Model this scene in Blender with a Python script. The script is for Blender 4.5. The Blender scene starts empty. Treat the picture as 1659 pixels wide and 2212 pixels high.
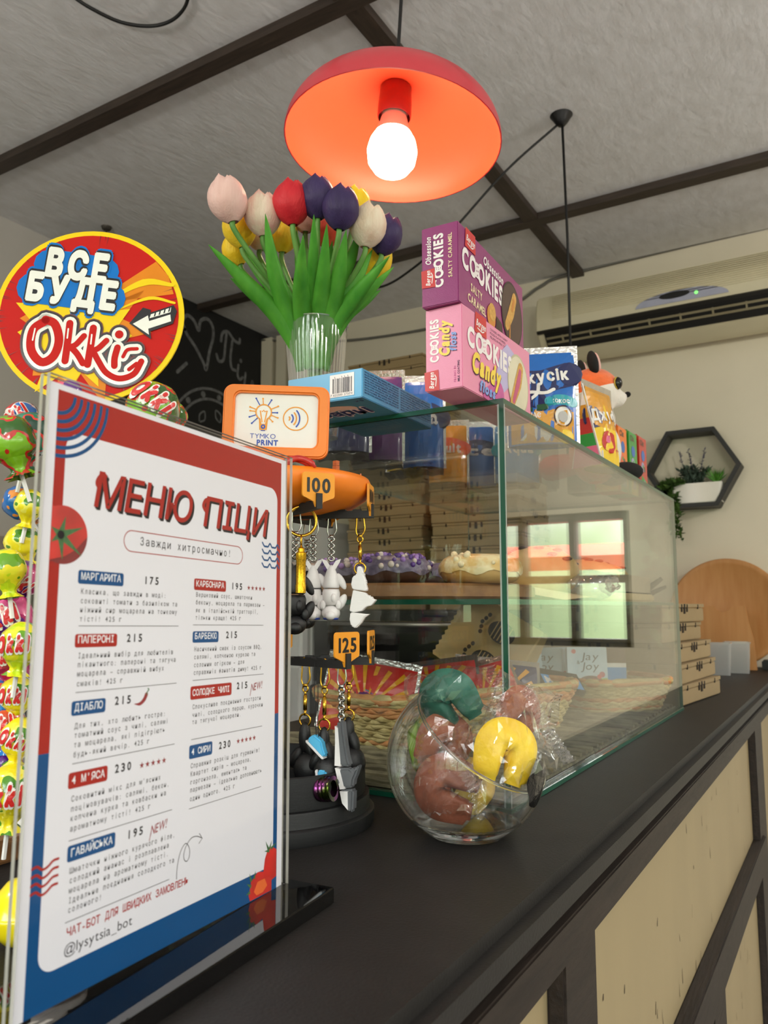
import bpy, bmesh, math, random
from mathutils import Vector, Matrix, Euler

random.seed(7)
R = math.radians
PI = math.pi
SC = bpy.context.scene
COL = SC.collection

# ------------------------------------------------------------------ camera
CAM_H = 1.248
FPX = 1685.0                      # focal length in pixels of the 1659 x 2212 frame
PITCH, YAW = R(6.9), R(30.9)
cd = bpy.data.cameras.new('camera')
cd.sensor_fit = 'VERTICAL'
cd.sensor_height = 36.0
cd.lens = FPX / 2212 * 36.0
cd.clip_start = 0.02
cd.dof.use_dof = True
cd.dof.focus_distance = 0.74
cd.dof.aperture_fstop = 13.0
cam = bpy.data.objects.new('camera', cd)
COL.objects.link(cam)
cam.location = (0, 0, CAM_H)
cam.rotation_euler = (PI / 2 + PITCH, 0, YAW)
SC.camera = cam
_CM = Euler(cam.rotation_euler).to_matrix()


def at(px, py, depth):
    """world point seen at a pixel of the photograph, at a given distance along the view axis"""
    v = Vector(((px - 829.5) / FPX, (1106.0 - py) / FPX, -1.0)) * depth
    return _CM @ v + Vector((0, 0, CAM_H))


# ------------------------------------------------------------------ exposure, world, daylight
SC.view_settings.view_transform = 'Standard'
SC.view_settings.look = 'None'
SC.view_settings.exposure = 0.0
SC.view_settings.gamma = 1.0
SC.view_settings.use_curve_mapping = False
SC.cycles.max_bounces = 10
SC.cycles.diffuse_bounces = 5
SC.cycles.glossy_bounces = 5
SC.cycles.transmission_bounces = 8
SC.cycles.transparent_max_bounces = 48
SC.cycles.sample_clamp_indirect = 6.0
SC.cycles.caustics_reflective = False
SC.cycles.caustics_refractive = False

SKY_STRENGTH = 13.0
BULB_STRENGTH = 60.0

world = bpy.data.worlds.new('daylight')
SC.world = world
world.use_nodes = True
wn, wl = world.node_tree.nodes, world.node_tree.links
wn.clear()
w_out = wn.new('ShaderNodeOutputWorld')
w_bg = wn.new('ShaderNodeBackground')
w_tc = wn.new('ShaderNodeTexCoord')
w_sep = wn.new('ShaderNodeSeparateXYZ')
w_ns = wn.new('ShaderNodeTexNoise')
w_ns.inputs['Scale'].default_value = 9.0
w_ns.inputs['Detail'].default_value = 4.0
w_add = wn.new('ShaderNodeMath')
w_add.operation = 'MULTIPLY_ADD'
w_add.inputs[1].default_value = 0.30
w_rp = wn.new('ShaderNodeValToRGB')
cr = w_rp.color_ramp
cr.elements[0].position, cr.elements[0].color = 0.0, (0.24, 0.23, 0.21, 1)
cr.elements[1].position, cr.elements[1].color = 1.0, (0.90, 0.95, 1.0, 1)
for p_, c_ in ((0.36, (0.26, 0.25, 0.22, 1)), (0.42, (0.08, 0.10, 0.05, 1)), (0.52, (0.13, 0.16, 0.09, 1)), (0.60, (0.24, 0.26, 0.21, 1)), (0.66, (1.0, 1.0, 1.0, 1))):
    e_ = cr.elements.new(p_)
    e_.color = c_
w_map = wn.new('ShaderNodeMapRange')
w_map.inputs['From Min'].default_value = -0.6
w_map.inputs['From Max'].default_value = 0.9
wl.new(w_tc.outputs['Generated'], w_sep.inputs[0])
wl.new(w_tc.outputs['Generated'], w_ns.inputs['Vector'])
wl.new(w_ns.outputs['Fac'], w_add.inputs[0])
wl.new(w_sep.outputs['Z'], w_add.inputs[2])
wl.new(w_add.outputs[0], w_map.inputs['Value'])
wl.new(w_map.outputs['Result'], w_rp.inputs['Fac'])
wl.new(w_rp.outputs['Color'], w_bg.inputs['Color'])
w_bg.inputs['Strength'].default_value = SKY_STRENGTH
wl.new(w_bg.outputs[0], w_out.inputs['Surface'])


def portal(name, loc, rot, sx, sy):
    l = bpy.data.lights.new(name, 'AREA')
    l.shape = 'RECTANGLE'
    l.size, l.size_y = sx, sy
    l.cycles.is_portal = True
    o = bpy.data.objects.new(name, l)
    COL.objects.link(o)
    o.location, o.rotation_euler = loc, rot
    return o


# window openings: (x0, x1, z0, z1) or (y0, y1, z0, z1)
XL, XR, YB, YF, ZC = -2.38, 2.7, 2.9, -2.4, 2.55
WIN_FRONT = (-1.45, 2.3, 0.85, 2.35)
WIN_SMALL = (-2.30, -1.80, 1.32, 1.62)
WIN_RIGHT = (-1.7, 0.6, 1.1, 2.2)
WIN_BACK = (0.10, 0.95, 1.10, 1.60)
portal('daylight_front', ((WIN_FRONT[0] + WIN_FRONT[1]) / 2, YF - 0.12, 1.6), (R(90), 0, 0), 3.75, 1.5)
portal('daylight_right', (XR + 0.12, (WIN_RIGHT[0] + WIN_RIGHT[1]) / 2, 1.65), (0, R(90), 0), 1.1, 2.3)
portal('daylight_back', ((WIN_BACK[0] + WIN_BACK[1]) / 2, YB + 0.12, 1.35), (R(-90), 0, 0), 0.85, 0.50)



def fill_light(name, loc, watts):
    l = bpy.data.lights.new(name, 'POINT')
    l.energy, l.color, l.shadow_soft_size = watts, (1.0, 0.93, 0.86), 0.06
    o = bpy.data.objects.new(name, l)
    COL.objects.link(o)
    o.location = loc


# added point lights without fixtures, out of view, brightening walls and ceiling
fill_light('fill_light', (1.35, 1.45, 2.12), 36)
fill_light('fill_light_front', (0.9, -0.9, 2.0), 26)
fill_light('fill_light_staff_side', (-1.05, -0.25, 1.95), 16)

# ------------------------------------------------------------------ materials
def srgb(h):
    h = h.lstrip('#')
    o = []
    for i in (0, 2, 4):
        v = int(h[i:i + 2], 16) / 255
        o.append(v / 12.92 if v <= 0.04045 else ((v + 0.055) / 1.055) ** 2.4)
    return tuple(o) + (1,)


MATS = {}


def pm(name, hexc, rough=0.5, metal=0.0, var=0.06, scale=40.0, bump=0.0, bscale=None, spec=0.5, coat=0.0, stretch=None, hex2=None, lo=0.4, hi=0.6, detail=3.0, trans=0.0, sheen=0.0):
    if name in MATS:
        return MATS[name]
    m = bpy.data.materials.new(name)
    MATS[name] = m
    m.use_nodes = True
    n, l = m.node_tree.nodes, m.node_tree.links
    b = n['Principled BSDF']
    b.inputs['Roughness'].default_value = rough
    b.inputs['Metallic'].default_value = metal
    b.inputs['Specular IOR Level'].default_value = spec
    b.inputs['Coat Weight'].default_value = coat
    b.inputs['Transmission Weight'].default_value = trans
    if sheen:
        b.inputs['Sheen Weight'].default_value = sheen
    tc = n.new('ShaderNodeTexCoord')
    vec = tc.outputs['Object']
    if stretch:
        mp = n.new('ShaderNodeMapping')
        mp.inputs['Scale'].default_value = stretch
        l.new(vec, mp.inputs['Vector'])
        vec = mp.outputs['Vector']
    ns = n.new('ShaderNodeTexNoise')
    ns.inputs['Scale'].default_value = scale
    ns.inputs['Detail'].default_value = detail
    l.new(vec, ns.inputs['Vector'])
    rp = n.new('ShaderNodeValToRGB')
    c = srgb(hexc)
    if hex2:
        rp.color_ramp.elements[0].position, rp.color_ramp.elements[1].position = lo, hi
        rp.color_ramp.elements[0].color, rp.color_ramp.elements[1].color = c, srgb(hex2)
    else:
        rp.color_ramp.elements[0].position, rp.color_ramp.elements[1].position = 0.25, 0.75
        rp.color_ramp.elements[0].color = tuple(x * (1 - var) for x in c[:3]) + (1,)
        rp.color_ramp.elements[1].color = tuple(min(1, x * (1 + var)) for x in c[:3]) + (1,)
    l.new(ns.outputs['Fac'], rp.inputs['Fac'])
    l.new(rp.outputs['Color'], b.inputs['Base Color'])
    if bump:
        n2 = n.new('ShaderNodeTexNoise')
        n2.inputs['Scale'].default_value = bscale or scale
        n2.inputs['Detail'].default_value = 4.0
        l.new(vec, n2.inputs['Vector'])
        bp = n.new('ShaderNodeBump')
        bp.inputs['Strength'].default_value = bump
        bp.inputs['Distance'].default_value = 0.004
        l.new(n2.outputs['Fac'], bp.inputs['Height'])
        l.new(bp.outputs['Normal'], b.inputs['Normal'])
    return m


def clear(name, tint=(1, 1, 1), f0=0.04, rough=0.0, haze=0.0, power=5.0, bump=0.0, bscale=60.0, fmax=1.0):
    """thin clear sheet: straight transmission plus a Schlick reflection"""
    if name in MATS:
        return MATS[name]
    m = bpy.data.materials.new(name)
    MATS[name] = m
    m.use_nodes = True
    n, l = m.node_tree.nodes, m.node_tree.links
    n.remove(n['Principled BSDF'])
    out = n['Material Output']
    tr = n.new('ShaderNodeBsdfTransparent')
    tr.inputs['Color'].default_value = tuple(tint) + (1,)
    gl = n.new('ShaderNodeBsdfGlossy')
    gl.inputs['Roughness'].default_value = rough
    gl.inputs['Color'].default_value = (1, 1, 1, 1)
    lw = n.new('ShaderNodeLayerWeight')
    lw.inputs['Blend'].default_value = 0.5
    pw = n.new('ShaderNodeMath')
    pw.operation = 'POWER'
    pw.inputs[1].default_value = power
    l.new(lw.outputs['Facing'], pw.inputs[0])
    ma = n.new('ShaderNodeMath')
    ma.operation = 'MULTIPLY_ADD'
    ma.inputs[1].default_value = fmax - f0
    ma.inputs[2].default_value = f0
    l.new(pw.outputs[0], ma.inputs[0])
    mx = n.new('ShaderNodeMixShader')
    l.new(ma.outputs[0], mx.inputs[0])
    base = tr.outputs[0]
    if haze:
        df = n.new('ShaderNodeBsdfTranslucent')
        df.inputs['Color'].default_value = (0.9, 0.9, 0.9, 1)
        d2 = n.new('ShaderNodeBsdfDiffuse')
        d2.inputs['Color'].default_value = (0.9, 0.9, 0.9, 1)
        ad = n.new('ShaderNodeMixShader')
        ad.inputs[0].default_value = 0.5
        l.new(df.outputs[0], ad.inputs[1])
        l.new(d2.outputs[0], ad.inputs[2])
        m2 = n.new('ShaderNodeMixShader')
        m2.inputs[0].default_value = haze
        l.new(tr.outputs[0], m2.inputs[1])
        l.new(ad.outputs[0], m2.inputs[2])
        base = m2.outputs[0]
    l.new(base, mx.inputs[1])
    l.new(gl.outputs[0], mx.inputs[2])
    l.new(mx.outputs[0], out.inputs['Surface'])
    if bump:
        tc = n.new('ShaderNodeTexCoord')
        ns = n.new('ShaderNodeTexNoise')
        ns.inputs['Scale'].default_value = bscale
        ns.inputs['Detail'].default_value = 2.0
        l.new(tc.outputs['Object'], ns.inputs['Vector'])
        bp = n.new('ShaderNodeBump')
        bp.inputs['Strength'].default_value = bump
        bp.inputs['Distance'].default_value = 0.01
        l.new(ns.outputs['Fac'], bp.inputs['Height'])
        l.new(bp.outputs['Normal'], gl.inputs['Normal'])
        l.new(bp.outputs['Normal'], lw.inputs['Normal'])
    return m


def emit(name, col, strength):
    m = bpy.data.materials.new(name)
    m.use_nodes = True
    n, l = m.node_tree.nodes, m.node_tree.links
    n.remove(n['Principled BSDF'])
    e = n.new('ShaderNodeEmission')
    e.inputs['Color'].default_value = tuple(col) + (1,)
    e.inputs['Strength'].default_value = strength
    l.new(e.outputs[0], n['Material Output'].inputs['Surface'])
    return m


def blotch(name, cols, scale=30.0, rough=0.18, kind='noise'):
    """printed foil wrapper: hard patches of several colours"""
    if name in MATS:
        return MATS[name]
    m = bpy.data.materials.new(name)
    MATS[name] = m
    m.use_nodes = True
    n, l = m.node_tree.nodes, m.node_tree.links
    b = n['Principled BSDF']
    b.inputs['Roughness'].default_value = rough
    b.inputs['Coat Weight'].default_value = 0.6
    b.inputs['Coat Roughness'].default_value = 0.08
    tc = n.new('ShaderNodeTexCoord')
    ns = n.new('ShaderNodeTexNoise')
    ns.inputs['Scale'].default_value = scale
    ns.inputs['Detail'].default_value = 1.5
    l.new(tc.outputs['Object'], ns.inputs['Vector'])
    rp = n.new('ShaderNodeValToRGB')
    rp.color_ramp.interpolation = 'CONSTANT'
    while len(rp.color_ramp.elements) < len(cols):
        rp.color_ramp.elements.new(0.5)
    k = len(cols)
    for i, hx in enumerate(cols):
        e = rp.color_ramp.elements[i]
        e.position = 0 if i == 0 else 0.40 + 0.22 * (i - 1) / max(1, k - 1)
        e.color = srgb(hx)
    l.new(ns.outputs['Fac'], rp.inputs['Fac'])
    l.new(rp.outputs['Color'], b.inputs['Base Color'])
    n2 = n.new('ShaderNodeTexNoise')
    n2.inputs['Scale'].default_value = 90
    l.new(tc.outputs['Object'], n2.inputs['Vector'])
    bp = n.new('ShaderNodeBump')
    bp.inputs['Strength'].default_value = 0.35
    bp.inputs['Distance'].default_value = 0.004
    l.new(n2.outputs['Fac'], bp.inputs['Height'])
    l.new(bp.outputs['Normal'], b.inputs['Normal'])
    return m


# ------------------------------------------------------------------ lettering
_GL = {}
_fc = bpy.data.curves.new('glyph_source', 'FONT')
_fc.resolution_u = 3
_fo = bpy.data.objects.new('glyph_source', _fc)


def glyph(ch, bold):
    k = (ch, bold)
    if k not in _GL:
        _fc.body = ch
        _fc.size = 1.0
        _fc.offset = bold
        me = _fo.to_mesh()
        vs = [(v.co.x, v.co.y) for v in me.vertices]
        fs = [tuple(p.vertices) for p in me.polygons]
        _fo.to_mesh_clear()
        if vs:
            x0, x1 = min(v[0] for v in vs), max(v[0] for v in vs)
            vs = [(x - x0, y) for x, y in vs]
            _GL[k] = (vs, fs, x1 - x0)
        else:
            _GL[k] = ([], [], 0.28)
    return _GL[k]


CAP = max(v[1] for v in glyph('H', 0.0)[0])


# ------------------------------------------------------------------ mesh builder
def catmull(pts, n=6):
    pts = [Vector(p) for p in pts]
    if len(pts) < 3:
        return pts
    out = []
    P = [pts[0] * 2 - pts[1]] + pts + [pts[-1] * 2 - pts[-2]]
    for i in range(1, len(P) - 2):
        a, b, c, d = P[i - 1:i + 3]
        for j in range(n):
            t = j / n
            out.append(0.5 * ((2 * b) + (c - a) * t + (2 * a - 5 * b + 4 * c - d) * t * t + (3 * b - a - 3 * c + d) * t ** 3))
    out.append(pts[-1])
    return out


class MB:
    def __init__(s, M=None):
        s.v, s.f, s.mi = [], [], []
        s.M = M or Matrix()
        s.k = 0
        s.warp = None
        s.eps = 4e-6
        s.n = 0

    def add(s, vs, fs, k=None):
        o = len(s.v)
        for p in vs:
            p = Vector(p)
            if s.warp:
                p = Vector(s.warp(p))
            s.v.append(tuple(s.M @ p))
        kk = s.k if k is None else k
        for f in fs:
            s.f.append(tuple(o + i for i in f))
            s.mi.append(kk)

    def box(s, c, d, k=None):
        x, y, z = c
        a, b, h = d[0] / 2, d[1] / 2, d[2] / 2
        vs = [(x + i * a, y + j * b, z + q * h) for q in (-1, 1) for j in (-1, 1) for i in (-1, 1)]
        s.add(vs, [(0, 2, 3, 1), (4, 5, 7, 6), (0, 1, 5, 4), (2, 6, 7, 3), (0, 4, 6, 2), (1, 3, 7, 5)], k)

    def bx(s, x0, x1, y0, y1, z0, z1, k=None):
        s.box(((x0 + x1) / 2, (y0 + y1) / 2, (z0 + z1) / 2), (abs(x1 - x0), abs(y1 - y0), abs(z1 - z0)), k)

    def poly(s, pts, z=0.0, k=None):
        s.add([(p[0], p[1], z) for p in pts], [tuple(range(len(pts)))], k)

    def prism(s, pts, z0, z1, k=None, kside=None):
        n = len(pts)
        s.add([(p[0], p[1], z0) for p in pts] + [(p[0], p[1], z1) for p in pts],
              [tuple(range(n - 1, -1, -1)), tuple(range(n, 2 * n))], k)
        vs = [(p[0], p[1], z0) for p in pts] + [(p[0], p[1], z1) for p in pts]
        s.add(vs, [(i, (i + 1) % n, n + (i + 1) % n, n + i) for i in range(n)], k if kside is None else kside)

    def frame(s, outer, inner, z0, z1, k=None):
        n = len(outer)
        vs = [(p[0], p[1], z) for z in (z0, z1) for p in outer] + [(p[0], p[1], z) for z in (z0, z1) for p in inner]
        f = []
        for i in range(n):
            j = (i + 1) % n
            f += [(i, j, n + j, n + i), (n + i, n + j, 3 * n + j, 3 * n + i), (3 * n + i, 3 * n + j, 2 * n + j, 2 * n + i), (2 * n + i, 2 * n + j, j, i)]
        s.add(vs, f, k)

    def ring(s, outer, inner, z, k=None):
        n = len(outer)
        s.add([(p[0], p[1], z) for p in outer] + [(p[0], p[1], z) for p in inner], [(i, (i + 1) % n, n + (i + 1) % n, n + i) for i in range(n)], k)

    def lathe(s, prof, n=32, k=None, a0=0.0, a1=2 * PI):
        full = abs(a1 - a0 - 2 * PI) < 1e-6
        m = n if full else n + 1
        vs = []
        for r, z in prof:
            for i in range(m):
                a = a0 + (a1 - a0) * i / n
                vs.append((r * math.cos(a), r * math.sin(a), z))
        fs = []
        for j in range(len(prof) - 1):
            for i in range(n):
                i2 = (i + 1) % m
                fs.append((j * m + i, j * m + i2, (j + 1) * m + i2, (j + 1) * m + i))
        s.add(vs, fs, k)

    def grid(s, fn, nu, nv, k=None, cu=False):
        vs = [fn(i / nu, j / nv) for j in range(nv + 1) for i in range(nu + (0 if cu else 1))]
        w = nu if cu else nu + 1
        s.add(vs, [(j * w + i, j * w + (i + 1) % w, (j + 1) * w + (i + 1) % w, (j + 1) * w + i) for j in range(nv) for i in range(nu)], k)

    def sphere(s, c, r, n=16, m=10, k=None):
        if not hasattr(r, '__len__'):
            r = (r, r, r)
        c = Vector(c)
        s.grid(lambda u, v: (c.x + r[0] * math.cos(2 * PI * u) * math.sin(PI * (0.001 + 0.998 * v)), c.y + r[1] * math.sin(2 * PI * u) * math.sin(PI * (0.001 + 0.998 * v)), c.z - r[2] * math.cos(PI * v)), n, m, k, True)

    def tube(s, pts, r, n=8, k=None, close=False):
        pts = [Vector(p) for p in pts]
        N = len(pts)
        rr = r if hasattr(r, '__len__') else [r] * N
        vs, nx = [], None
        for i, p in enumerate(pts):
            if close:
                t = pts[(i + 1) % N] - pts[i - 1]
            else:
                t = (pts[min(i + 1, N - 1)] - pts[max(i - 1, 0)])
            t = t.normalized() if t.length else Vector((0, 0, 1))
            if nx is None:
                nx = t.orthogonal().normalized()
            nx = nx - t * nx.dot(t)
            nx = nx.normalized() if nx.length > 1e-9 else t.orthogonal().normalized()
            b = t.cross(nx)
            for j in range(n):
                a = 2 * PI * j / n
                vs.append(p + (nx * math.cos(a) + b * math.sin(a)) * rr[i])
        fs = []
        for i in range(N if close else N - 1):
            i2 = (i + 1) % N
            for j in range(n):
                j2 = (j + 1) % n
                fs.append((i * n + j, i * n + j2, i2 * n + j2, i2 * n + j))
        if not close:
            fs += [tuple(range(n - 1, -1, -1)), tuple((N - 1) * n + j for j in range(n))]
        s.add(vs, fs, k)

    def torus(s, c, R_, r, axis='z', n=20, m=8, k=None, sx=1.0, sy=1.0):
        c = Vector(c)
        pts = []
        for i in range(n):
            a = 2 * PI * i / n
            u, w = R_ * math.cos(a) * sx, R_ * math.sin(a) * sy
            pts.append(c + (Vector((u, w, 0)) if axis == 'z' else Vector((u, 0, w)) if axis == 'y' else Vector((0, u, w))))
        s.tube(pts, r, m, k, True)

    def stroke(s, pts, w, z=0.0, k=None, smooth=6, cap=True):
        P = catmull([(p[0], p[1], 0) for p in pts], smooth) if smooth else [Vector((p[0], p[1], 0)) for p in pts]
        n = len(P)
        ww = w if hasattr(w, '__len__') else [w]
        W = [ww[min(len(ww) - 1, int(i / max(1, n - 1) * (len(ww) - 1)))] if len(ww) == 1 else
             (lambda t: ww[int(t)] * (1 - (t - int(t))) + ww[min(len(ww) - 1, int(t) + 1)] * (t - int(t)))(i / max(1, n - 1) * (len(ww) - 1)) for i in range(n)]
        vs, fs = [], []
        for i, p in enumerate(P):
            t = P[min(i + 1, n - 1)] - P[max(i - 1, 0)]
            t = t.normalized() if t.length else Vector((1, 0, 0))
            q = Vector((-t.y, t.x, 0)) * W[i] / 2
            vs += [(p.x + q.x, p.y + q.y, z), (p.x - q.x, p.y - q.y, z)]
        for i in range(n - 1):
            fs.append((2 * i, 2 * i + 1, 2 * i + 3, 2 * i + 2))
        s.n = (s.n + 1) % 10
        z0, z = z, z + s.n * 2 * s.eps
        vs = [(q[0], q[1], z) for q in vs]
        s.add(vs, fs, k)
        z += s.eps
        if cap:
            for p, r in ((P[0], W[0] / 2), (P[-1], W[-1] / 2)):
                s.poly([(p.x + r * math.cos(2 * PI * j / 12), p.y + r * math.sin(2 * PI * j / 12)) for j in range(12)], z, k)

    def disc(s, x, y, r, z=0.0, k=None, n=24, ry=None):
        ry = ry or r
        s.poly([(x + r * math.cos(2 * PI * j / n), y + ry * math.sin(2 * PI * j / n)) for j in range(n)], z, k)

    def text(s, t, x, y, cap, z=0.0, k=None, width=None, mono=None, bold=0.0, shear=0.0, gap=0.10, sx=1.0, rot=0.0, align='l'):
        sc = cap / CAP
        extra = max(0.0, bold - .012)
        b0 = min(bold, .012)
        lay, cx = [], 0.0
        for ch in t:
            vs, fs, w = glyph(ch, b0)
            w = w + 2 * extra if vs else w
            if mono:
                if vs:
                    gx = sc * sx
                    if w * gx > mono * 0.94:
                        gx = mono * 0.94 / w
                    elif ch in "0123456789" or (ch.isalpha() and w * gx < mono * 0.55 and ch not in 'іїІЇil'):
                        gx = max(gx, mono * 0.62 / max(w, 1e-6)) if w > 0.2 else gx
                    lay.append((vs, fs, cx + (mono - w * gx) / 2, gx))
                cx += mono
            else:
                lay.append((vs, fs, cx, sc * sx))
                cx += (w + gap) * sc * sx
        tot = cx - (0 if mono else gap * sc * sx)
        f = 1.0
        if width:
            f = width / tot
        off = 0 if align == 'l' else -tot * f / 2
        ca, sa = math.cos(rot), math.sin(rot)
        for vs, fs, ox, gx in lay:
            if not vs:
                continue
            nd = 0 if extra < .004 else 5 if extra < .03 else 8 if extra < .09 else 14
            for qi, (dx, dy) in enumerate(([(0, 0)] if not nd else []) + [(extra * math.cos(2 * PI * q / nd + .3), extra * math.sin(2 * PI * q / nd + .3)) for q in range(nd)] + ([(extra * .5 * math.cos(2 * PI * q / 7), extra * .5 * math.sin(2 * PI * q / 7)) for q in range(7)] if extra > .07 else [])):
                out = []
                for a, b in vs:
                    px, py = (ox + (a + extra + dx) * gx) * f + off + shear * b * sc, (b + dy) * sc
                    out.append((x + px * ca - py * sa, y + px * sa + py * ca, z + qi * s.eps))
                s.add(out, fs, k)

    def build(s, name, mats, parent=None, smooth=False, bevel=0.0, seg=2, loc=None, recalc=False):
        me = bpy.data.meshes.new(name)
        me.from_pydata(s.v, [], s.f)
        if not isinstance(mats, (list, tuple)):
            mats = [mats]
        for m in mats:
            me.materials.append(m)
        me.polygons.foreach_set('material_index', [min(i, len(mats) - 1) for i in s.mi])
        if bevel or recalc:
            b = bmesh.new()
            b.from_mesh(me)
            if recalc:
                bmesh.ops.recalc_face_normals(b, faces=b.faces)
            if bevel:
                bmesh.ops.remove_doubles(b, verts=b.verts, dist=1e-6)
                es = [e for e in b.edges if len(e.link_faces) == 2 and e.calc_face_angle(0) > 0.5]
                bmesh.ops.bevel(b, geom=es, offset=bevel, segments=seg, affect='EDGES', clamp_overlap=True)
            b.to_mesh(me)
            b.free()
        if smooth or bevel:
            me.polygons.foreach_set('use_smooth', [True] * len(me.polygons))
            if bevel or smooth == 'auto':
                try:
                    me.set_sharp_from_angle(angle=R(40))
                except Exception:
                    pass
        me.update()
        o = bpy.data.objects.new(name, me)
        COL.objects.link(o)
        if parent:
            o.parent = parent
        if loc is not None:
            o.location = loc
        return o


def tag(o, label=None, cat=None, group=None, kind=None):
    if label:
        o['label'] = label
    if cat:
        o['category'] = cat
    if group:
        o['group'] = group
    if kind:
        o['kind'] = kind
    return o


def thing(name, label, cat, loc=(0, 0, 0), rz=0.0, group=None, M=None):
    o = bpy.data.objects.new(name, None)
    o.empty_display_size = 0.05
    COL.objects.link(o)
    if M is not None:
        o.matrix_world = M
    else:
        o.location = loc
        o.rotation_euler = (0, 0, rz)
    return tag(o, label, cat, group)


def dup(root, loc, rz, label, group=None, rot=None):
    r = root.copy()
    COL.objects.link(r)
    r.location = loc
    r.rotation_euler = rot or (0, 0, rz)
    r['label'] = label
    if group:
        r['group'] = group
    for ch in list(root.children):
        c = ch.copy()
        COL.objects.link(c)
        c.parent = r
        for g in ch.children:
            d = g.copy()
            COL.objects.link(d)
            d.parent = c
    return r


def struct(name, mb, m, **kw):
    return tag(mb.build(name, m, **kw), kind='structure')


def basis(o, x, y, z):
    x, y, z = Vector(x).normalized(), Vector(y).normalized(), Vector(z).normalized()
    return Matrix(((x.x, y.x, z.x, o[0]), (x.y, y.y, z.y, o[1]), (x.z, y.z, z.z, o[2]), (0, 0, 0, 1)))


def facing(o, az, tilt=0.0):
    """plane whose +Z normal points to azimuth az (degrees from +X) and whose Y points up; X runs to the viewer's right"""
    n = Vector((math.cos(R(az)) * math.cos(R(tilt)), math.sin(R(az)) * math.cos(R(tilt)), math.sin(R(tilt))))
    x = Vector((-math.sin(R(az)), math.cos(R(az)), 0))
    return basis(o, x, n.cross(x), n)


def rrect(x0, y0, x1, y1, r, n=5):
    pts = []
    for cx, cy, a in ((x1 - r, y0 + r, -90), (x1 - r, y1 - r, 0), (x0 + r, y1 - r, 90), (x0 + r, y0 + r, 180)):
        for i in range(n + 1):
            b = R(a + 90 * i / n)
            pts.append((cx + r * math.cos(b), cy + r * math.sin(b)))
    return pts


def slab(mb, x0, x1, y0, y1, z0, z1, thin):
    """glass sheet: large faces use slot 0, narrow edge faces slot 1"""
    vs = [(x, y, z) for z in (z0, z1) for y in (y0, y1) for x in (x0, x1)]
    F = {'z': [(0, 2, 3, 1), (4, 5, 7, 6)], 'y': [(0, 1, 5, 4), (2, 6, 7, 3)], 'x': [(0, 4, 6, 2), (1, 3, 7, 5)]}
    for ax, fs in F.items():
        mb.add(vs, fs, 0 if ax == thin else 1)

# ------------------------------------------------------------------ the room
M_ceil = pm('painted_strand_board', '#e0e0e3', 0.75, scale=34, hex2='#d4d3d4', lo=.35, hi=.72, bump=.55, bscale=60, stretch=(1.0, 0.45, 1), detail=6)
M_wall = pm('cream_wall_paint', '#ddd4c0', 0.7, var=0.03, scale=5, bump=0.05, bscale=120)
M_wall2 = pm('grey_wall_paint', '#bdb9b4', 0.7, var=0.04, scale=5)
M_floor = pm('floor_tile', '#a5a19c', 0.4, var=0.12, scale=6)
M_beam = pm('dark_stained_wood', '#3a2f28', 0.55, var=0.35, scale=18, bump=0.25, stretch=(6, 0.6, 6), bscale=40)
M_beam2 = pm('dark_stained_wood_across', '#3a2f28', 0.55, var=0.35, scale=18, bump=0.25, stretch=(0.6, 6, 6), bscale=40)
M_trim = pm('dark_counter_batten', '#241c17', 0.6, var=0.4, scale=18, bump=0.25, stretch=(6, 0.6, 6), bscale=40, spec=.3)
M_frame = pm('dark_window_frame', '#2b2724', 0.5)
M_pane = clear('window_pane', (0.97, 0.99, 0.98), 0.04)
M_black = pm('black_plastic', '#101012', 0.4, var=0.15, scale=60)
M_cable = pm('black_rubber', '#0c0c0d', 0.55, var=0.1)
M_white = pm('white_plastic', '#e9e7e3', 0.4, var=0.02)
M_steel = pm('brushed_steel', '#9a978f', 0.32, metal=0.85, var=0.08, scale=20, stretch=(1, 30, 1))

m = MB(); m.bx(XL - .1, XR + .1, YF - .1, YB + .1, -0.1, 0); struct('floor', m, M_floor)
m = MB(); m.bx(XL - .1, XR + .1, YF - .1, YB + .1, ZC, ZC + .1); struct('ceiling', m, M_ceil)
m = MB(); m.bx(XL - .1, XL, YF - .1, YB + .1, 0, ZC); struct('wall_left', m, M_wall2)


def wall_y(name, y0, y1, win, mat, small=None):
    m = MB()
    if small:
        a0, a1, c0, c1 = small
        m.bx(XL, a0, y0, y1, 0, ZC); m.bx(a1, win[0], y0, y1, 0, ZC); m.bx(a0, a1, y0, y1, 0, c0); m.bx(a0, a1, y0, y1, c1, ZC)
    else:
        m.bx(XL, win[0], y0, y1, 0, ZC)
    m.bx(win[1], XR, y0, y1, 0, ZC)
    m.bx(win[0], win[1], y0, y1, 0, win[2]); m.bx(win[0], win[1], y0, y1, win[3], ZC)
    struct(name, m, mat)


def window(name, win, y, axis, nb, hb):
    """frame bars and pane in an opening"""
    m = MB()
    a0, a1, z0, z1 = win
    w = 0.05 if a1 - a0 > 1 else .028

    def bar(p0, p1, q0, q1):
        if axis == 'y':
            m.bx(p0, p1, y - .03, y + .03, q0, q1)
        else:
            m.bx(y - .03, y + .03, p0, p1, q0, q1)
    for i in range(nb + 1):
        c = a0 + w / 2 + (a1 - a0 - w) * i / nb
        bar(c - w / 2, c + w / 2, z0, z1)
    for i in range(hb + 1):
        c = z0 + w / 2 + (z1 - z0 - w) * i / hb
        bar(a0, a1, c - w / 2, c + w / 2)
    o = struct(name, m, M_frame)
    g = MB()
    if axis == 'y':
        g.bx(a0, a1, y - .003, y + .003, z0, z1)
    else:
        g.bx(y - .003, y + .003, a0, a1, z0, z1)
    g.build('pane', M_pane, o)


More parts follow.
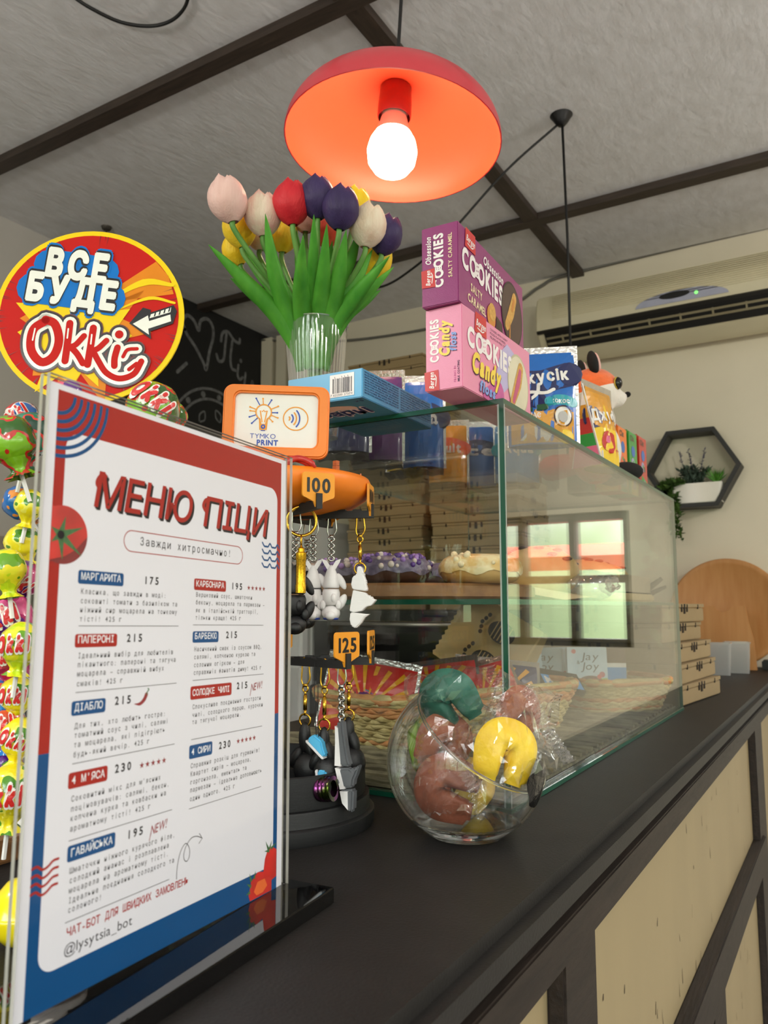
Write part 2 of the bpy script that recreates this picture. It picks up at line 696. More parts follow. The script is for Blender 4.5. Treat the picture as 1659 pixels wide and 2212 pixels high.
wall_y('wall_back', YB, YB + .1, WIN_BACK, M_wall)
wall_y('wall_front', YF - .1, YF, WIN_FRONT, M_wall2, WIN_SMALL)
m = MB()
m.bx(XR, XR + .1, YF, WIN_RIGHT[0], 0, ZC); m.bx(XR, XR + .1, WIN_RIGHT[1], YB, 0, ZC)
m.bx(XR, XR + .1, WIN_RIGHT[0], WIN_RIGHT[1], 0, WIN_RIGHT[2]); m.bx(XR, XR + .1, WIN_RIGHT[0], WIN_RIGHT[1], WIN_RIGHT[3], ZC)
struct('wall_right', m, M_wall2)
window('window_1', WIN_FRONT, YF - .05, 'y', 4, 1)
window('window_2', WIN_RIGHT, XR + .05, 'x', 4, 1)
window('window_3', WIN_BACK, YB + .05, 'y', 4, 2)
window('window_4', WIN_SMALL, YF - .05, 'y', 3, 2)

# beams on the ceiling
m = MB(); m.bx(-.872, -.825, YF, YB, ZC - .022, ZC); struct('trim_1', m, M_beam)
m = MB(); m.bx(XL, XR, 1.250, 1.292, ZC - .024, ZC); struct('trim_2', m, M_beam2)
m = MB(); m.bx(XL, XR, 2.372, 2.418, ZC - .024, ZC); struct('trim_3', m, M_beam2)
# boxed pipes in the corner behind the vase
m = MB()
for x0, x1 in ((-2.36, -2.30), (-2.27, -2.215), (-2.19, -2.14)):
    m.bx(x0, x1, 2.80, 2.90, 1.2, 2.52)
struct('trim_4', m, M_wall)

# ------------------------------------------------------------------ chalkboard
t = thing('chalkboard', 'black chalkboard with a chalk heart and lettering on the left wall', 'chalkboard', (XL + .004, 2.3, 2.1))
m = MB(); m.bx(-.004, .012, -.62, .57, -.75, .449)
m.build('board', pm('chalkboard_paint', '#0b0b0c', 0.75, var=0.2, scale=8), t)
Mc = basis((.0125, 0, 0), (0, 1, 0), (0, 0, 1), (1, 0, 0))
m = MB(Mc)
heart = [(.035, .375), (.02, .405), (.045, .44), (.085, .43), (.115, .395), (.125, .44), (.165, .463), (.20, .44), (.205, .39), (.185, .32), (.168, .235), (.15, .26), (.10, .315), (.055, .35), (.035, .375)]
m.stroke([(x - .03 , y - .06) for x, y in heart], .016)
m.stroke([(.20, .26), (.215, .235), (.245, .25), (.255, .33), (.26, .37)], .015)
m.stroke([(.225, .33), (.235, .37), (.27, .385), (.31, .36), (.345, .355), (.35, .375)], .015)
m.stroke([(.30, .35), (.29, .27), (.30, .225), (.325, .22)], .015)
m.stroke([(.345, .25), (.34, .205), (.355, .185), (.375, .20)], .014)
m.disc(.36, .275, .010)
m.stroke([(.395, .225), (.39, .17), (.41, .15), (.43, .165), (.445, .20), (.445, .15), (.435, .09), (.42, .10)], .014)
m.stroke([(.465, .10), (.475, .08)], .014)
m.stroke([(-.03, .12), (.0, .15), (.02, .17)], .016)
for r in (.26, .215):
    m.stroke([(.19 + r * math.cos(R(a)), -.17 + r * 1.02 * math.sin(R(a))) for a in range(-10, 200, 10)], .012, smooth=3)
for a in range(10, 180, 24):
    m.disc(.19 + .238 * math.cos(R(a)), -.17 + .24 * math.sin(R(a)), .014)
for x, y, a in ((.12, -.04, 60), (.22, -.02, 120), (.10, -.14, 100), (.24, -.13, 40), (.17, -.2, 20), (.3, -.12, 80)):
    c, s_ = math.cos(R(a)), math.sin(R(a))
    m.stroke([(x - .03 * c, y - .03 * s_), (x - .015 * s_, y + .015 * c), (x + .03 * c, y + .03 * s_), (x + .02 * s_, y - .02 * c), (x - .03 * c, y - .03 * s_)], .008)
m.build('chalk_drawing', pm('chalk', '#6a6a6c', 0.9, var=0.4, scale=60), t)

# ------------------------------------------------------------------ the counter
CT, CX0, CX1 = 1.05, -0.86, -0.195
M_top = pm('charcoal_laminate', '#1f1d1c', 0.55, spec=.3, var=0.22, scale=26, bump=0.12, bscale=420, detail=8)
M_cream = pm('scuffed_cream_board', '#8f7f5e', 0.6, var=0.05, scale=3, stretch=(1, 4, 1))
m = MB(); m.bx(CX0, CX1, -.9, 2.88, CT - .034, CT)
tag(m.build('worktop', M_top, bevel=.010, seg=4), 'long charcoal laminate worktop running along the counter', 'worktop')
t = thing('counter', 'cream panelled counter with dark timber battens under the charcoal worktop', 'counter', (-.5, 1.0, 0))
m = MB(); m.bx(-.30, .285, -1.9, 1.86, 0.0, .986)
m.build('front_panel', M_cream, t)
m = MB(); m.bx(-.32, .3035, -1.9, 1.87, .986, 1.0158)
m.build('edge_rail', M_trim, t, bevel=.0015)
for y0, y1 in ((-1.02, -.94), (-.405, -.325), (.885, 1.02)):
    m = MB(); m.bx(.285, .300, y0, y1, 0, .985); m.build('upright_batten', M_trim, t, bevel=.002)
m = MB(); m.bx(.285, .298, .235, .34, 0, .695); m.build('upright_batten', M_trim, t, bevel=.002)
m = MB(); m.bx(.285, .306, -.324, .93, .697, .757)
m.build('middle_rail', M_trim, t, bevel=.002)
# scuff marks on the cream board
m = MB(basis((.2856, 0, 0), (0, 1, 0), (0, 0, 1), (1, 0, 0)))
rs = random.Random(3)
for i in range(80):
    x = -.30 + rs.random() ** 1.6 * 1.1; y = .95 - rs.random() * .42
    L, w = .004 + rs.random() * .014, .0006 + rs.random() * .0010
    d = rs.uniform(-.25, .25)
    m.poly([(x - w, y), (x + w, y), (x + w + d * L, y + L), (x + d * L, y + L * 1.1)], k=0)
m.build('scuff_marks', pm('scuff', '#4a3c28', 0.8), t)['kind'] = 'stuff'

# ------------------------------------------------------------------ menu in its acrylic stand (local units: millimetres on the sheet)
a_, l_, t_ = R(94.837), R(1.1386), R(-1.34)
mw = Vector((math.cos(a_) * math.cos(t_), math.sin(a_) * math.cos(t_), math.sin(t_)))
mn0 = Vector((math.sin(a_), -math.cos(a_), 0))
mh = mn0.cross(mw)
if mh.z < 0:
    mh = -mh
mh = (mh * math.cos(l_) - mn0 * math.sin(l_)).normalized()
mnn = mw.cross(mh)
mo = Vector((-.32819, .23576, CAM_H - .18313))
MENU = thing('menu_stand', 'clear acrylic stand holding a printed pizza menu in red and blue', 'menu stand', (mo.x, mo.y, CT))
S_ = Matrix.Diagonal((.001, .001, .001, 1))
MM = Matrix.Translation((0, 0, mo.z - CT)) @ basis((0, 0, 0), mw, mh, mnn) @ S_
M_acr = clear('acrylic', (0.985, 0.985, 0.99), 0.012, power=5.0, fmax=.7)
M_acre = pm('acrylic_cut_edge', '#b9b6ac', 0.15, var=0.1, spec=0.8, trans=0.3)
for z0, z1 in ((1.2, 3.4), (-3.4, -1.2)):
    m = MB(MM)
    slab(m, -8, 210, -4, 297, z0, z1, 'z')
    m.build('acrylic_sheet', [M_acr, M_acre], MENU)
mwh = Vector((mw.x, mw.y, 0)).normalized()
mnh = Vector((mwh.y, -mwh.x, 0))
m = MB(basis((0, 0, 0), mwh, (0, 0, 1), mnh) @ S_)
m.bx(-10, 218, 0, 10.6, -46, 35)
m.build('base_plate', pm('gloss_black_acrylic', '#040405', 0.03, spec=0.9, var=0.0), MENU, bevel=.0008)

I_W, I_RED, I_BLUE, I_BLK, I_GREY, I_DRED, I_GRN, I_TOM, I_TOMD, I_LWHT, I_ORG = range(11)
menu_mats = [pm('menu_paper', '#e4e3e9', 0.5, var=0.005, spec=0.3), pm('print_red', '#a5261d', 0.5, spec=.12, var=0.01), pm('print_blue', '#104c80', 0.5, spec=.12, var=0.01),
             pm('print_black', '#201c20', 0.6, spec=.12, var=0.0), pm('print_grey', '#332f33', 0.6, spec=.12, var=0.0), pm('print_dark_red', '#8e2428', 0.6),
             pm('print_green', '#3d6b3a', 0.6, var=0.3, scale=400), pm('print_tomato', '#c8281e', 0.5, var=0.3, scale=60), pm('print_tomato_dark', '#7e1a1c', 0.5, var=0.2, scale=60),
             pm('print_white', '#f3f3f5', 0.5), pm('print_orange', '#e86a2c', 0.5)]
m = MB(MM)
m.eps = .002
m.bx(-6.5, 206, 0, 294, -.3, .3, I_W)
# red over blue frame
zf = .36
inner = rrect(6.3, 15.8, 195.3, 271, 9, 8)
n_i = len(inner)
SPL = 114.5


def clip_poly(poly, keep_above):
    out = []
    for i in range(len(poly)):
        p, q = poly[i], poly[(i + 1) % len(poly)]
        ip, iq = (p[1] >= SPL) == keep_above, (q[1] >= SPL) == keep_above
        if ip:
            out.append(p)
        if ip != iq:
            tt = (SPL - p[1]) / (q[1] - p[1])
            out.append((p[0] + (q[0] - p[0]) * tt, SPL))
    return out


m.poly([(0, SPL), (200, SPL), (200, 291), (0, 291)], zf, I_RED)
m.poly([(0, 0), (200, 0), (200, SPL), (0, SPL)], zf, I_BLUE)
m.poly(inner, zf + .06, I_W)
z2, z3, z4 = zf + .12, zf + .18, zf + .24
# concentric quarter arcs in the corner
for i, r in enumerate((10.5, 14.8, 19.2, 23.6, 28.0, 32.2)):
    pts = []
    for a in range(0, 91, 6):
        rad = R(-90 + a)
        pts.append((.0 + r * math.cos(rad) * 1.0, 289.5 + r * math.sin(rad) * 1.0))
    m.stroke(pts, 1.9, z2, I_BLUE, 0, cap=False)
# wave marks
for i in range(4):
    y = 230 - i * 4.75
    m.stroke([(177.5 + j * 2.3, y + (1.2 if j % 4 in (0, 3) else -1.2) * (1 if j % 2 == 0 else .9) * (-1 if j % 4 == 3 else 1)) for j in range(11)][:10], 1.25, z2, I_BLUE, 4)
    y = 64 - i * 3.7
    m.stroke([(.2, y), (3, y + .4), (6, y - 1.6), (9, y - 1.0), (12, y + .9), (15, y + 1.1)], 1.2, z2, I_RED, 4)
# tomato cut by the left border
pts = [(0, 204.6)] + [(7.5 + 15.4 * math.cos(R(a)), 218.6 + 14.6 * math.sin(R(a))) for a in range(-118, 119, 8)] + [(0, 232.5)]
m.poly(pts, z2, I_TOM)
m.poly([(0, 204.6)] + [(7.5 + 15.4 * math.cos(R(a)), 218.6 + 14.6 * math.sin(R(a))) for a in range(-118, 10, 8)] + [(16, 212), (9, 208)], z2 + .03, I_TOMD)
for a, L in ((20, 15), (-35, 17), (75, 10), (-82, 13), (150, 7), (215, 7)):
    c, s_ = math.cos(R(a)), math.sin(R(a))
    m.poly([(6 - 2.2 * s_, 218.4 + 2.2 * c), (6 + 2.2 * s_, 218.4 - 2.2 * c), (max(0, 6 + L * c), 218.4 + L * s_)], z3, I_GRN)
m.disc(6, 218.4, 2.1, z3 + .02, I_BLK)
# tomatoes at the lower right corner
m.poly([(186, 22), (189, 27), (194, 28), (199.5, 25), (199.5, 8), (190, 6), (184, 12)], z2, I_TOM)
m.poly([(168.5, 4), (171, 12), (178, 16), (187, 14), (194, 8), (194, 0.5), (170, .5)], z2 + .03, I_TOM)
m.poly([(174, 5), (178, 10), (186, 10), (189, 5), (184, 2), (177, 2)], z3, I_ORG)
for x, y, a, L in ((190, 27, 120, 7), (191, 27, 60, 6), (193, 27, 20, 7), (191, 26, 170, 6), (171, 9, 150, 6), (170, 6, 190, 5), (171, 12, 110, 6), (174, 13, 70, 5)):
    c, s_ = math.cos(R(a)), math.sin(R(a))
    m.poly([(x - 1.1 * s_, y + 1.1 * c), (x + 1.1 * s_, y - 1.1 * c), (x + L * c, y + L * s_)], z3 + .02, I_GRN)
# title with a drop shadow
for s_t, x, w in (('МЕНЮ', 26, 76), ('ПІЦИ', 114, 67)):
    for dx, dy, zz, kk in ((1.7, -1.5, z2, I_BLK), (.8, -.8, z2 + .02, I_BLK), (0, 0, z3, I_RED)):
        m.text(s_t, x + dx, 235.6 + dy, 17.5, zz, kk, width=w, bold=.014, shear=.16, gap=.09)
# swashes on the title letters
for x in (30, 116):
    for dx, dy, zz, kk in ((1.6, -1.4, z2, I_BLK), (0, 0, z3, I_RED)):
        m.stroke([(x + 3 + dx, 252.4 + dy), (x - .5 + dx, 251.5 + dy), (x - 2.4 + dx, 248 + dy), (x - .8 + dx, 245.6 + dy)], 2.6, zz, kk, 4)
po, pi_ = rrect(48, 214, 155.3, 226, 6, 6), rrect(48.5, 214.5, 154.8, 225.5, 5.6, 6)
m.ring(po, pi_, z2, I_RED)
m.text('Завжди хитросмачно!', 59.7, 218.3, 4.4, z3, I_GREY, mono=4.39, bold=.0, sx=.8)
LINES = [
    (20.2, 190, 'Класика, що завжди в моді:'), (20.2, 185.3, 'соковиті томати з базиліком та'), (20.2, 180.8, 'ніжний сир моцарела на тонкому'), (20.2, 176.2, 'тісті! 425 г'),
    (108.8, 191.6, 'Вершковий соус, шматочки'), (108.8, 187, 'бекону, моцарела та пармезан –'), (108.8, 182.2, 'як в італійській тратторії,'), (108.8, 177.8, 'тільки краще! 425 г'),
    (20.4, 158, 'Ідеальний вибір для любителів'), (20.4, 153.6, 'пікантного: папероні та тягуча'), (20.4, 149.1, 'моцарела – справжній вибух'), (20.4, 144.3, 'смаків! 425 г'),
    (108.6, 159, 'Насичений смак із соусом BBQ,'), (108.6, 154.4, 'салямі, копченою куркою та'), (108.6, 149.7, 'солоним огірком – для'), (108.6, 145.2, 'справжніх фанатів диму! 425 г'),
    (20.5, 123.9, 'Для тих, хто любить гостре:'), (20.5, 119.5, 'томатний соус з чилі, салямі'), (20.5, 115, 'та моцарела, які підігріють'), (20.5, 110.3, 'будь-який вечір. 425 г'),
    (108.5, 125.3, 'Спокусливе поєднання гостроти'), (108.5, 120.7, 'чилі, солодкого перцю, курочки'), (108.5, 116.6, 'та тягучої моцарели.'),
    (108.4, 91.6, 'Справжня розкіш для гурманів!'), (108.4, 87, 'Квартет сирів – моцарела,'), (108.4, 82.4, 'горгонзола, ементаль та'), (108.4, 78, 'пармезан – ідеально доповнюють'), (108.4, 73.1, 'один одного. 425 г'),
    (20.7, 89.6, "Соковитий мікс для м'ясних"), (20.7, 84.9, 'поціновувачів: салямі, бекон,'), (20.7, 80.5, 'копчена курка та ковбаски на'), (20.7, 75.7, 'ароматному тісті! 425 г'),
    (22, 56.3, 'Шматочки ніжного курячого філе,'), (22, 51.8, 'солодкий ананас і розплавлена'), (22, 47.3, 'моцарела на ароматному тісті.'), (22, 42.7, 'Ідеальне поєднання солодкого та'), (22, 38.5, 'солоного!')]
for x, y, s_t in LINES:
    m.text(s_t, x, y, 2.55, z2, I_GREY, mono=2.42, bold=.008, sx=.78)
for x, y, s_t in ((64, 197.2, '175'), (143, 197.7, '195'), (52.6, 165.6, '215'), (138.5, 166.5, '215'), (45.9, 133.2, '215'), (150.8, 134, '215'), (133.9, 99, '230'), (48, 98.6, '230'), (58.7, 63.6, '195')):
    m.text(s_t, x, y, 4.0, z2, I_BLK, mono=4.35, bold=.03, sx=.95)
for x, y in ((166.8, 131.5), (76.8, 61.6)):
    m.text('NEW!', x, y, 4.6, z2, I_DRED, width=12.6, bold=.01, shear=.3, rot=R(6))
    m.stroke([(x + .6, y + 2), (x - .6, y - 2.6)], .5, z2, I_DRED, 0)
for s_t, x0, y0, x1, y1, kk in (('МАРГАРИТА', 18.2, 195, 49.2, 202, I_BLUE), ('КАРБОНАРА', 107, 195.6, 138.1, 202.6, I_RED), ('ПАПЕРОНІ', 18.2, 163.3, 46.4, 170, I_RED), ('БАРБЕКЮ', 107, 164.1, 131.7, 170.9, I_BLUE),
                               ('ДІАБЛО', 18.2, 130.2, 40.3, 137.3, I_BLUE), ('СОЛОДКЕ ЧИЛІ', 106.5, 130.8, 146.2, 138.6, I_RED), ('4 СИРИ', 106.9, 96.9, 128.2, 104.7, I_BLUE), ("4 М'ЯСА", 18.5, 95.7, 43.7, 103.3, I_RED), ('ГАВАЙСЬКА', 20.2, 61.7, 51, 69.2, I_BLUE)):
    m.poly(rrect(x0, y0, x1, y1, 1.3, 4), z2, kk)
    m.text(s_t, x0 + 1.8, y0 + 2.2, 3.5, z3, I_LWHT, mono=(x1 - x0 - 3.6) / len(s_t), bold=.012, sx=.9)
for x0, x1, y in ((20.1, 94.1, 174), (107.1, 180, 174.7), (20.3, 94.1, 141.4), (108.2, 181.2, 142), (20.4, 94, 107.4), (108.4, 180.5, 107.9), (108.1, 180.4, 69), (20.6, 93.6, 71.6), (20.8, 93.2, 34.6)):
    m.poly([(x0, y - .16), (x1, y - .16), (x1, y + .16), (x0, y + .16)], z2, I_GREY)
for x, y in ((160.5, 199.3), (152.2, 101.3), (66.2, 99.5)):
    for i in range(5):
        c = (x + 2.1 + i * 4.35, y)
        m.poly([(c[0] + (1.9 if j % 2 == 0 else .75) * math.sin(PI * j / 5), c[1] + (1.9 if j % 2 == 0 else .75) * math.cos(PI * j / 5)) for j in range(10)], z2, I_DRED)
m.stroke([(60.9, 132.4), (65, 132.2), (68.2, 134.2), (69.8, 136.8)], (.3, 1.8, 2.3, 2.4), z2, I_DRED)
m.stroke([(69.9, 136.9), (70.4, 138.2), (71.5, 139.3), (70.8, 140)], .7, z3, I_GRN)
m.text('ЧАТ-БОТ ДЛЯ ШВИДКИХ ЗАМОВЛЕНЬ', 22, 28, 3.6, z2, I_RED, mono=3.02, bold=.02, sx=.9)
m.text('@lysytsia_bot', 21.2, 19.9, 4.6, z2, I_GREY, width=44.2, bold=.0, gap=.08)
m.stroke([(99.2, 33), (99.3, 38), (100.6, 44), (103, 48.5), (106.5, 50.5), (109.5, 47), (109.6, 42.5), (107.6, 40.5), (105.4, 41.8), (104.8, 45), (106.6, 49), (111, 52.3), (116, 52.2), (120.5, 50.2)], .45, z2, I_GREY, 5)
m.stroke([(118.2, 53.2), (120.9, 50), (118, 47.8)], .45, z2, I_GREY, 0)
m.build('menu_sheet', menu_mats, MENU)

# ------------------------------------------------------------------ pendant lamps and cables
LC = at(848, 312, 1.2)
LROT = Euler((R(-3), R(2), 0)).to_matrix().to_4x4()
t = thing('pendant_lamp', 'red dome pendant lamp with a lit bulb hanging above the tulips', 'lamp', M=Matrix.Translation(LC) @ LROT)
LR_, LH = .1665, .098


def dome(r, h, n=18):
    return [(r * math.sin(PI / 2 * i / n) if i else .004, h * math.cos(PI / 2 * i / n)) for i in range(n + 1)]


M_shade = pm('red_enamel_outside', '#c93a45', 0.4, var=0.03, coat=0.2)
M_shade_in = pm('red_enamel_inside', '#e2492a', 0.5, var=0.02)
m = MB(); po = dome(LR_, LH); pi2 = dome(LR_ - .002, LH - .002)
m.lathe(po, 64, 0); m.lathe([po[-1], pi2[-1]], 64, 0); m.lathe(pi2[::-1], 64, 1)
m.build('lamp_shade', [M_shade, M_shade_in], t, smooth='auto')
m = MB(); m.lathe([(.004, LH - .004), (.024, LH - .004), (.026, LH - .03), (.026, LH - .052), (.0245, LH - .054), (.0245, LH - .04), (.004, LH - .04)], 32)
m.build('socket', pm('red_socket', '#7c1c20', 0.4), t, smooth='auto')
zb = LH - .030
m = MB(); m.lathe([(.012, zb), (.0165, zb - .004), (.019, zb - .02), (.0235, zb - .038), (.0285, zb - .052)], 32)
m.build('bulb_collar', pm('bulb_collar', '#efe6dc', 0.5), t, smooth=True)
m = MB(); m.lathe([(.0285, zb - .052), (.0350, zb - .064), (.0385, zb - .080), (.0360, zb - .098), (.027, zb - .111), (.014, zb - .118), (.001, zb - .120)], 32)
m.build('bulb', emit('lit_bulb', (1.0, 0.80, 0.52), BULB_STRENGTH), t, smooth=True)
m = MB(); m.tube([(0, 0, LH - .002), (0, 0, LH + .03), (0, 0, ZC - LC.z - .001)], (.004, .0028, .0028), 8)
m.build('cord', M_cable, t, smooth=True)
m = MB(); m.lathe([(.001, LH + .03), (.007, LH + .028), (.012, LH + .012), (.016, LH - .003)], 16)
m.build('cord_grip', M_cable, t, smooth=True)

HK = Vector((-.591, 1.91, ZC))
t = thing('hanging_socket', 'black cord with a bulb socket dropping from a ceiling hook, behind the fox toy', 'lamp', tuple(HK))
m = MB(); m.lathe([(.001, -.03), (.010, -.028), (.018, -.018), (.024, -.008), (.030, 0.0)], 20)
m.build('ceiling_hook', M_black, t, smooth=True)
m = MB(); m.tube([(.002, 0, -.02), (.01, -.01, -.35), (.012, -.02, -.72)], .0035, 8)
m.build('cord', M_cable, t, smooth=True)
m = MB(); m.lathe([(.004, -.70), (.014, -.715), (.020, -.74), (.021, -.80), (.001, -.80)], 20)
m.M = Matrix.Translation((.012, -.02, 0)); m.v = [(a + .012, b - .02, c) for a, b, c in m.v]
m.build('socket', M_black, t, smooth='auto')
m = MB(); m.tube(catmull([(-.006, 0, -.02), (-.14, -.05, -.14), (-.30, -.07, -.285), (-.42, -.05, -.345), (-.60, .05, -.33), (-.85, .22, -.20), (-1.05, .36, -.02)], 8), .0035, 8)
m.build('swag_cable', M_cable, t, smooth=True)
m = MB(); m.tube(catmull([(-1.36, .96, 2.549), (-1.34, 1.0, 2.535), (-1.31, 1.06, 2.53), (-1.26, 1.105, 2.532), (-1.20, 1.115, 2.535), (-1.14, 1.09, 2.54), (-1.11, 1.03, 2.549)], 8), .0038, 8)
tag(m.build('cable_loop', M_cable, smooth=True), 'loop of black cable hanging from the ceiling above the menu', 'cable')
m = MB(); m.tube(catmull([(.5, 2.89, 2.55), (-.18, 2.89, 2.555), (-.86, 2.89, 2.545), (-1.0, 2.89, 2.52), (-1.12, 2.89, 2.47), (-1.4, 2.89, 2.44), (-1.9, 2.89, 2.46), (-2.36, 2.80, 2.515)], 6), .006, 6)
tag(m.build('wall_cable', pm('grey_cable', '#6c6a64', 0.5), smooth=True), 'grey cable running along the top of the back wall', 'cable')
HP = Vector((-2.136, 1.702, ZC))
m = MB(Matrix.Translation(HP)); m.lathe([(.001, -.012), (.014, -.010), (.018, 0)], 16); m.tube(catmull([(0, 0, -.01), (0, 0, -.045), (.012, 0, -.06), (.024, 0, -.05)], 5), .003, 6)
tag(m.build('ceiling_hook', pm('dull_metal_hook', '#55514c', 0.4, metal=0.6), smooth=True), 'small metal hook in the ceiling above the round red sign', 'hook')

# ------------------------------------------------------------------ key ring carousel
PC = Vector((-.481, .597, CT))
t = CAR = thing('key_ring_carousel', 'black and orange turning display stand hung with key rings beside the menu', 'display stand', tuple(PC))
M_blk3 = pm('black_printed_plastic', '#131314', 0.55, var=0.2, scale=80, bump=0.15, bscale=600, stretch=(.2, .2, 8))
M_org = pm('orange_printed_plastic', '#ee7f16', 0.45, var=0.03, scale=30)
M_tagorg = pm('orange_tag_plastic', '#e5951f', 0.5, var=0.03)
m = MB(); m.lathe([(.001, .0), (.096, 0), (.097, .002), (.097, .012), (.0955, .0135), (.093, .014), (.0925, .016), (.0925, .025), (.092, .0265), (.001, .0265)], 64)
m.build('turntable_base', M_blk3, t, smooth='auto')
m = MB()
m.lathe([(.001, .027), (.088, .027), (.0885, .03), (.0885, .054), (.0870, .055), (.0840, .054), (.0840, .031), (.001, .031)], 64)
for a in (-75, -10, 60, 150, 220):
    c, s_ = math.cos(R(a)), math.sin(R(a))
    m.add([(.02 * c - .0015 * s_, .02 * s_ + .0015 * c, z) for z in (.03, .05)] + [(.0845 * c - .0015 * s_, .0845 * s_ + .0015 * c, z) for z in (.03, .05)] + [(.02 * c + .0015 * s_, .02 * s_ - .0015 * c, z) for z in (.03, .05)] + [(.0845 * c + .0015 * s_, .0845 * s_ - .0015 * c, z) for z in (.03, .05)],
          [(0, 1, 3, 2), (4, 6, 7, 5), (1, 5, 7, 3), (2, 3, 7, 6)])
m.build('divided_tray', M_blk3, t, smooth='auto')
m = MB(); m.lathe([(.001, .027), (.022, .027), (.022, .05), (.015, .054), (.013, .30), (.001, .30)], 24)
m.build('pole', M_blk3, t, smooth='auto')
m = MB(); m.lathe([(.001, .284), (.045, .286), (.075, .293), (.0885, .302), (.0925, .308), (.0935, .316), (.0915, .3205), (.0885, .3185), (.086, .312), (.001, .308)], 64)
m.build('top_dish', M_org, t, smooth=True)


def tag_plate(mb, num):
    """price tag: rounded plate on a tapered stem, number raised on the front"""
    pts = [(-.0015 * 1.6, -.009), (.0015 * 1.6, -.009), (.0045, -.0035), (.009, -.0015), (.0125, 0)] + [(.0125 + .003 * math.sin(R(a)), .003 - .003 * math.cos(R(a))) for a in (30, 60, 90)] + \
          [(.0125 + .003 * math.cos(R(a)), .0195 + .003 * math.sin(R(a))) for a in (0, 30, 60, 90)] + [(-.0125 + .003 * math.cos(R(a)), .0195 + .003 * math.sin(R(a))) for a in (90, 120, 150, 180)] + \
          [(-.0125 + .003 * math.cos(R(a)), .003 + .003 * math.sin(R(a))) for a in (180, 210, 240, 270)] + [(-.009, -.0015), (-.0045, -.0035)]
    mb.prism(pts, -.001, .001, 0)
    for z in (.00135, ):
        mb.text(num, 0, .0052, .0118, z, 1, width=.0225, bold=.03, align='c', gap=.12)
        mb.text(num, 0, .0052, .0118, z - .0002, 1, width=.0225, bold=.03, align='c', gap=.12)


ARM = {}


def arm(key, ang, z, num, L=.10, tagz=.010):
    c, s_ = math.cos(R(ang)), math.sin(R(ang))
    Mx = basis((0, 0, z), (c, s_, 0), (-s_, c, 0), (0, 0, 1))
    m = MB(Mx)
    m.bx(.010, L, -.0028, .0028, -.0035, .0035)
    for x in (.030, .045, .060, .075):
        m.bx(x + .002, x + .010, -.0028, .0028, .0035, .0048)
    m.bx(L - .006, L, -.0028, .0028, .0035, .010)
    a = m.build('hook_arm', M_blk3, CAR)
    p = MB(Mx @ basis((L - .003, 0, .006), (0, 1, 0), (0, 0, 1), (1, 0, 0)))
    tag_plate(p, num)
    p.build('price_tag', [M_tagorg, M_black], a)
    ARM[key] = lambda d, dz=0.0: PC + Vector((c * d, s_ * d, z + dz))


arm('u1', 23, .286, '100', .097); arm('u2', -29, .286, '100'); arm('u3', 92, .286, '100'); arm('u4', 150, .286, '100'); arm('u5', 215, .286, '100')
arm('l1', -10, .147, '125'); arm('l2', 22, .147, '125', .098); arm('l3', 126, .147, '125'); arm('l4', -66, .147, '125')

M_gold = pm('gold_plated_metal', '#d9a93c', 0.22, metal=1.0, var=0.05)
M_sil = pm('nickel_metal', '#b7b5b0', 0.2, metal=1.0, var=0.05)
M_wpl = pm('white_printed_plastic', '#e4e0e0', 0.45, var=0.02, bump=0.1, bscale=500, stretch=(.3, .3, 6))
M_bpl = pm('black_toy_plastic', '#141416', 0.45, var=0.15, bump=0.15, bscale=500, stretch=(.3, .3, 6))
M_gpl = pm('grey_toy_plastic', '#585a5e', 0.5, var=0.05)
M_blu = pm('pale_blue_toy_plastic', '#56b6e2', 0.45, var=0.04)
M_dblue = pm('deep_blue_toy_plastic', '#1d3f9c', 0.45)


def links(parent, z0, z1, r, n, mat, w=.0011):
    m = MB()
    for i in range(n):
        zc = z0 + (z1 - z0) * (i + .5) / n
        h = abs(z1 - z0) / n * .66
        pts = []
        for j in range(12):
            a = 2 * PI * j / 12
            u, v = r * math.cos(a), h * math.sin(a)
            pts.append((u, 0, zc + v) if i % 2 == 0 else (0, u, zc + v))
        m.tube(pts, w, 5, None, True)
    return m.build('chain', mat, parent, smooth=True)


def clasp(parent, z0, mat, s=1.0):
    m = MB()
    pts = [(.0 , 0, z0 + .004), (.004 * s, 0, z0 + .001), (.0055 * s, 0, z0 - .010 * s), (.0065 * s, 0, z0 - .020 * s), (.003 * s, 0, z0 - .027 * s), (-.002 * s, 0, z0 - .029 * s), (-.0055 * s, 0, z0 - .023 * s), (-.005 * s, 0, z0 - .012 * s), (-.0045 * s, 0, z0 - .001), (-.002 * s, 0, z0 + .004)]
    m.tube(catmull(pts, 3), .0011 * s, 6, None, True)
    m.box((0, 0, z0 - .029 * s), (.006 * s, .003 * s, .004 * s))
    return m.build('clasp', mat, parent, smooth=True)


def keyring(label, key, d, metal, chain_z, nl, style='link', group=None, rz=0.0, dz=.0):
    p = ARM[key](d, dz)
    t = thing('key_ring', label, 'key ring', tuple(p), rz, group)
    clasp(t, .0, metal, .72)
    if style == 'link':
        links(t, -.022, chain_z, .0028, nl, metal)
    else:
        m = MB()
        m.torus((0, 0, -.024), .0028, .0008, 'y', 12, 5)
        m.tube([(0, 0, -.026), (0, 0, -.030)], .0013, 6); m.tube([(0, 0, -.030), (0, 0, chain_z + .009)], .0019, 8); m.tube([(0, 0, chain_z + .009), (0, 0, chain_z + .004)], .0013, 6)
        m.torus((0, 0, chain_z), .0055, .0009, 'y', 16, 5)
        m.build('snake_chain', metal, t, smooth=True)
    return t


def ell(m, c, r, rot=(0, 0, 0), n=14, k=0):
    M0 = m.M
    m.M = M0 @ Matrix.Translation(c) @ Euler([R(a) for a in rot]).to_matrix().to_4x4()
    m.sphere((0, 0, 0), r, n, 9, k)
    m.M = M0


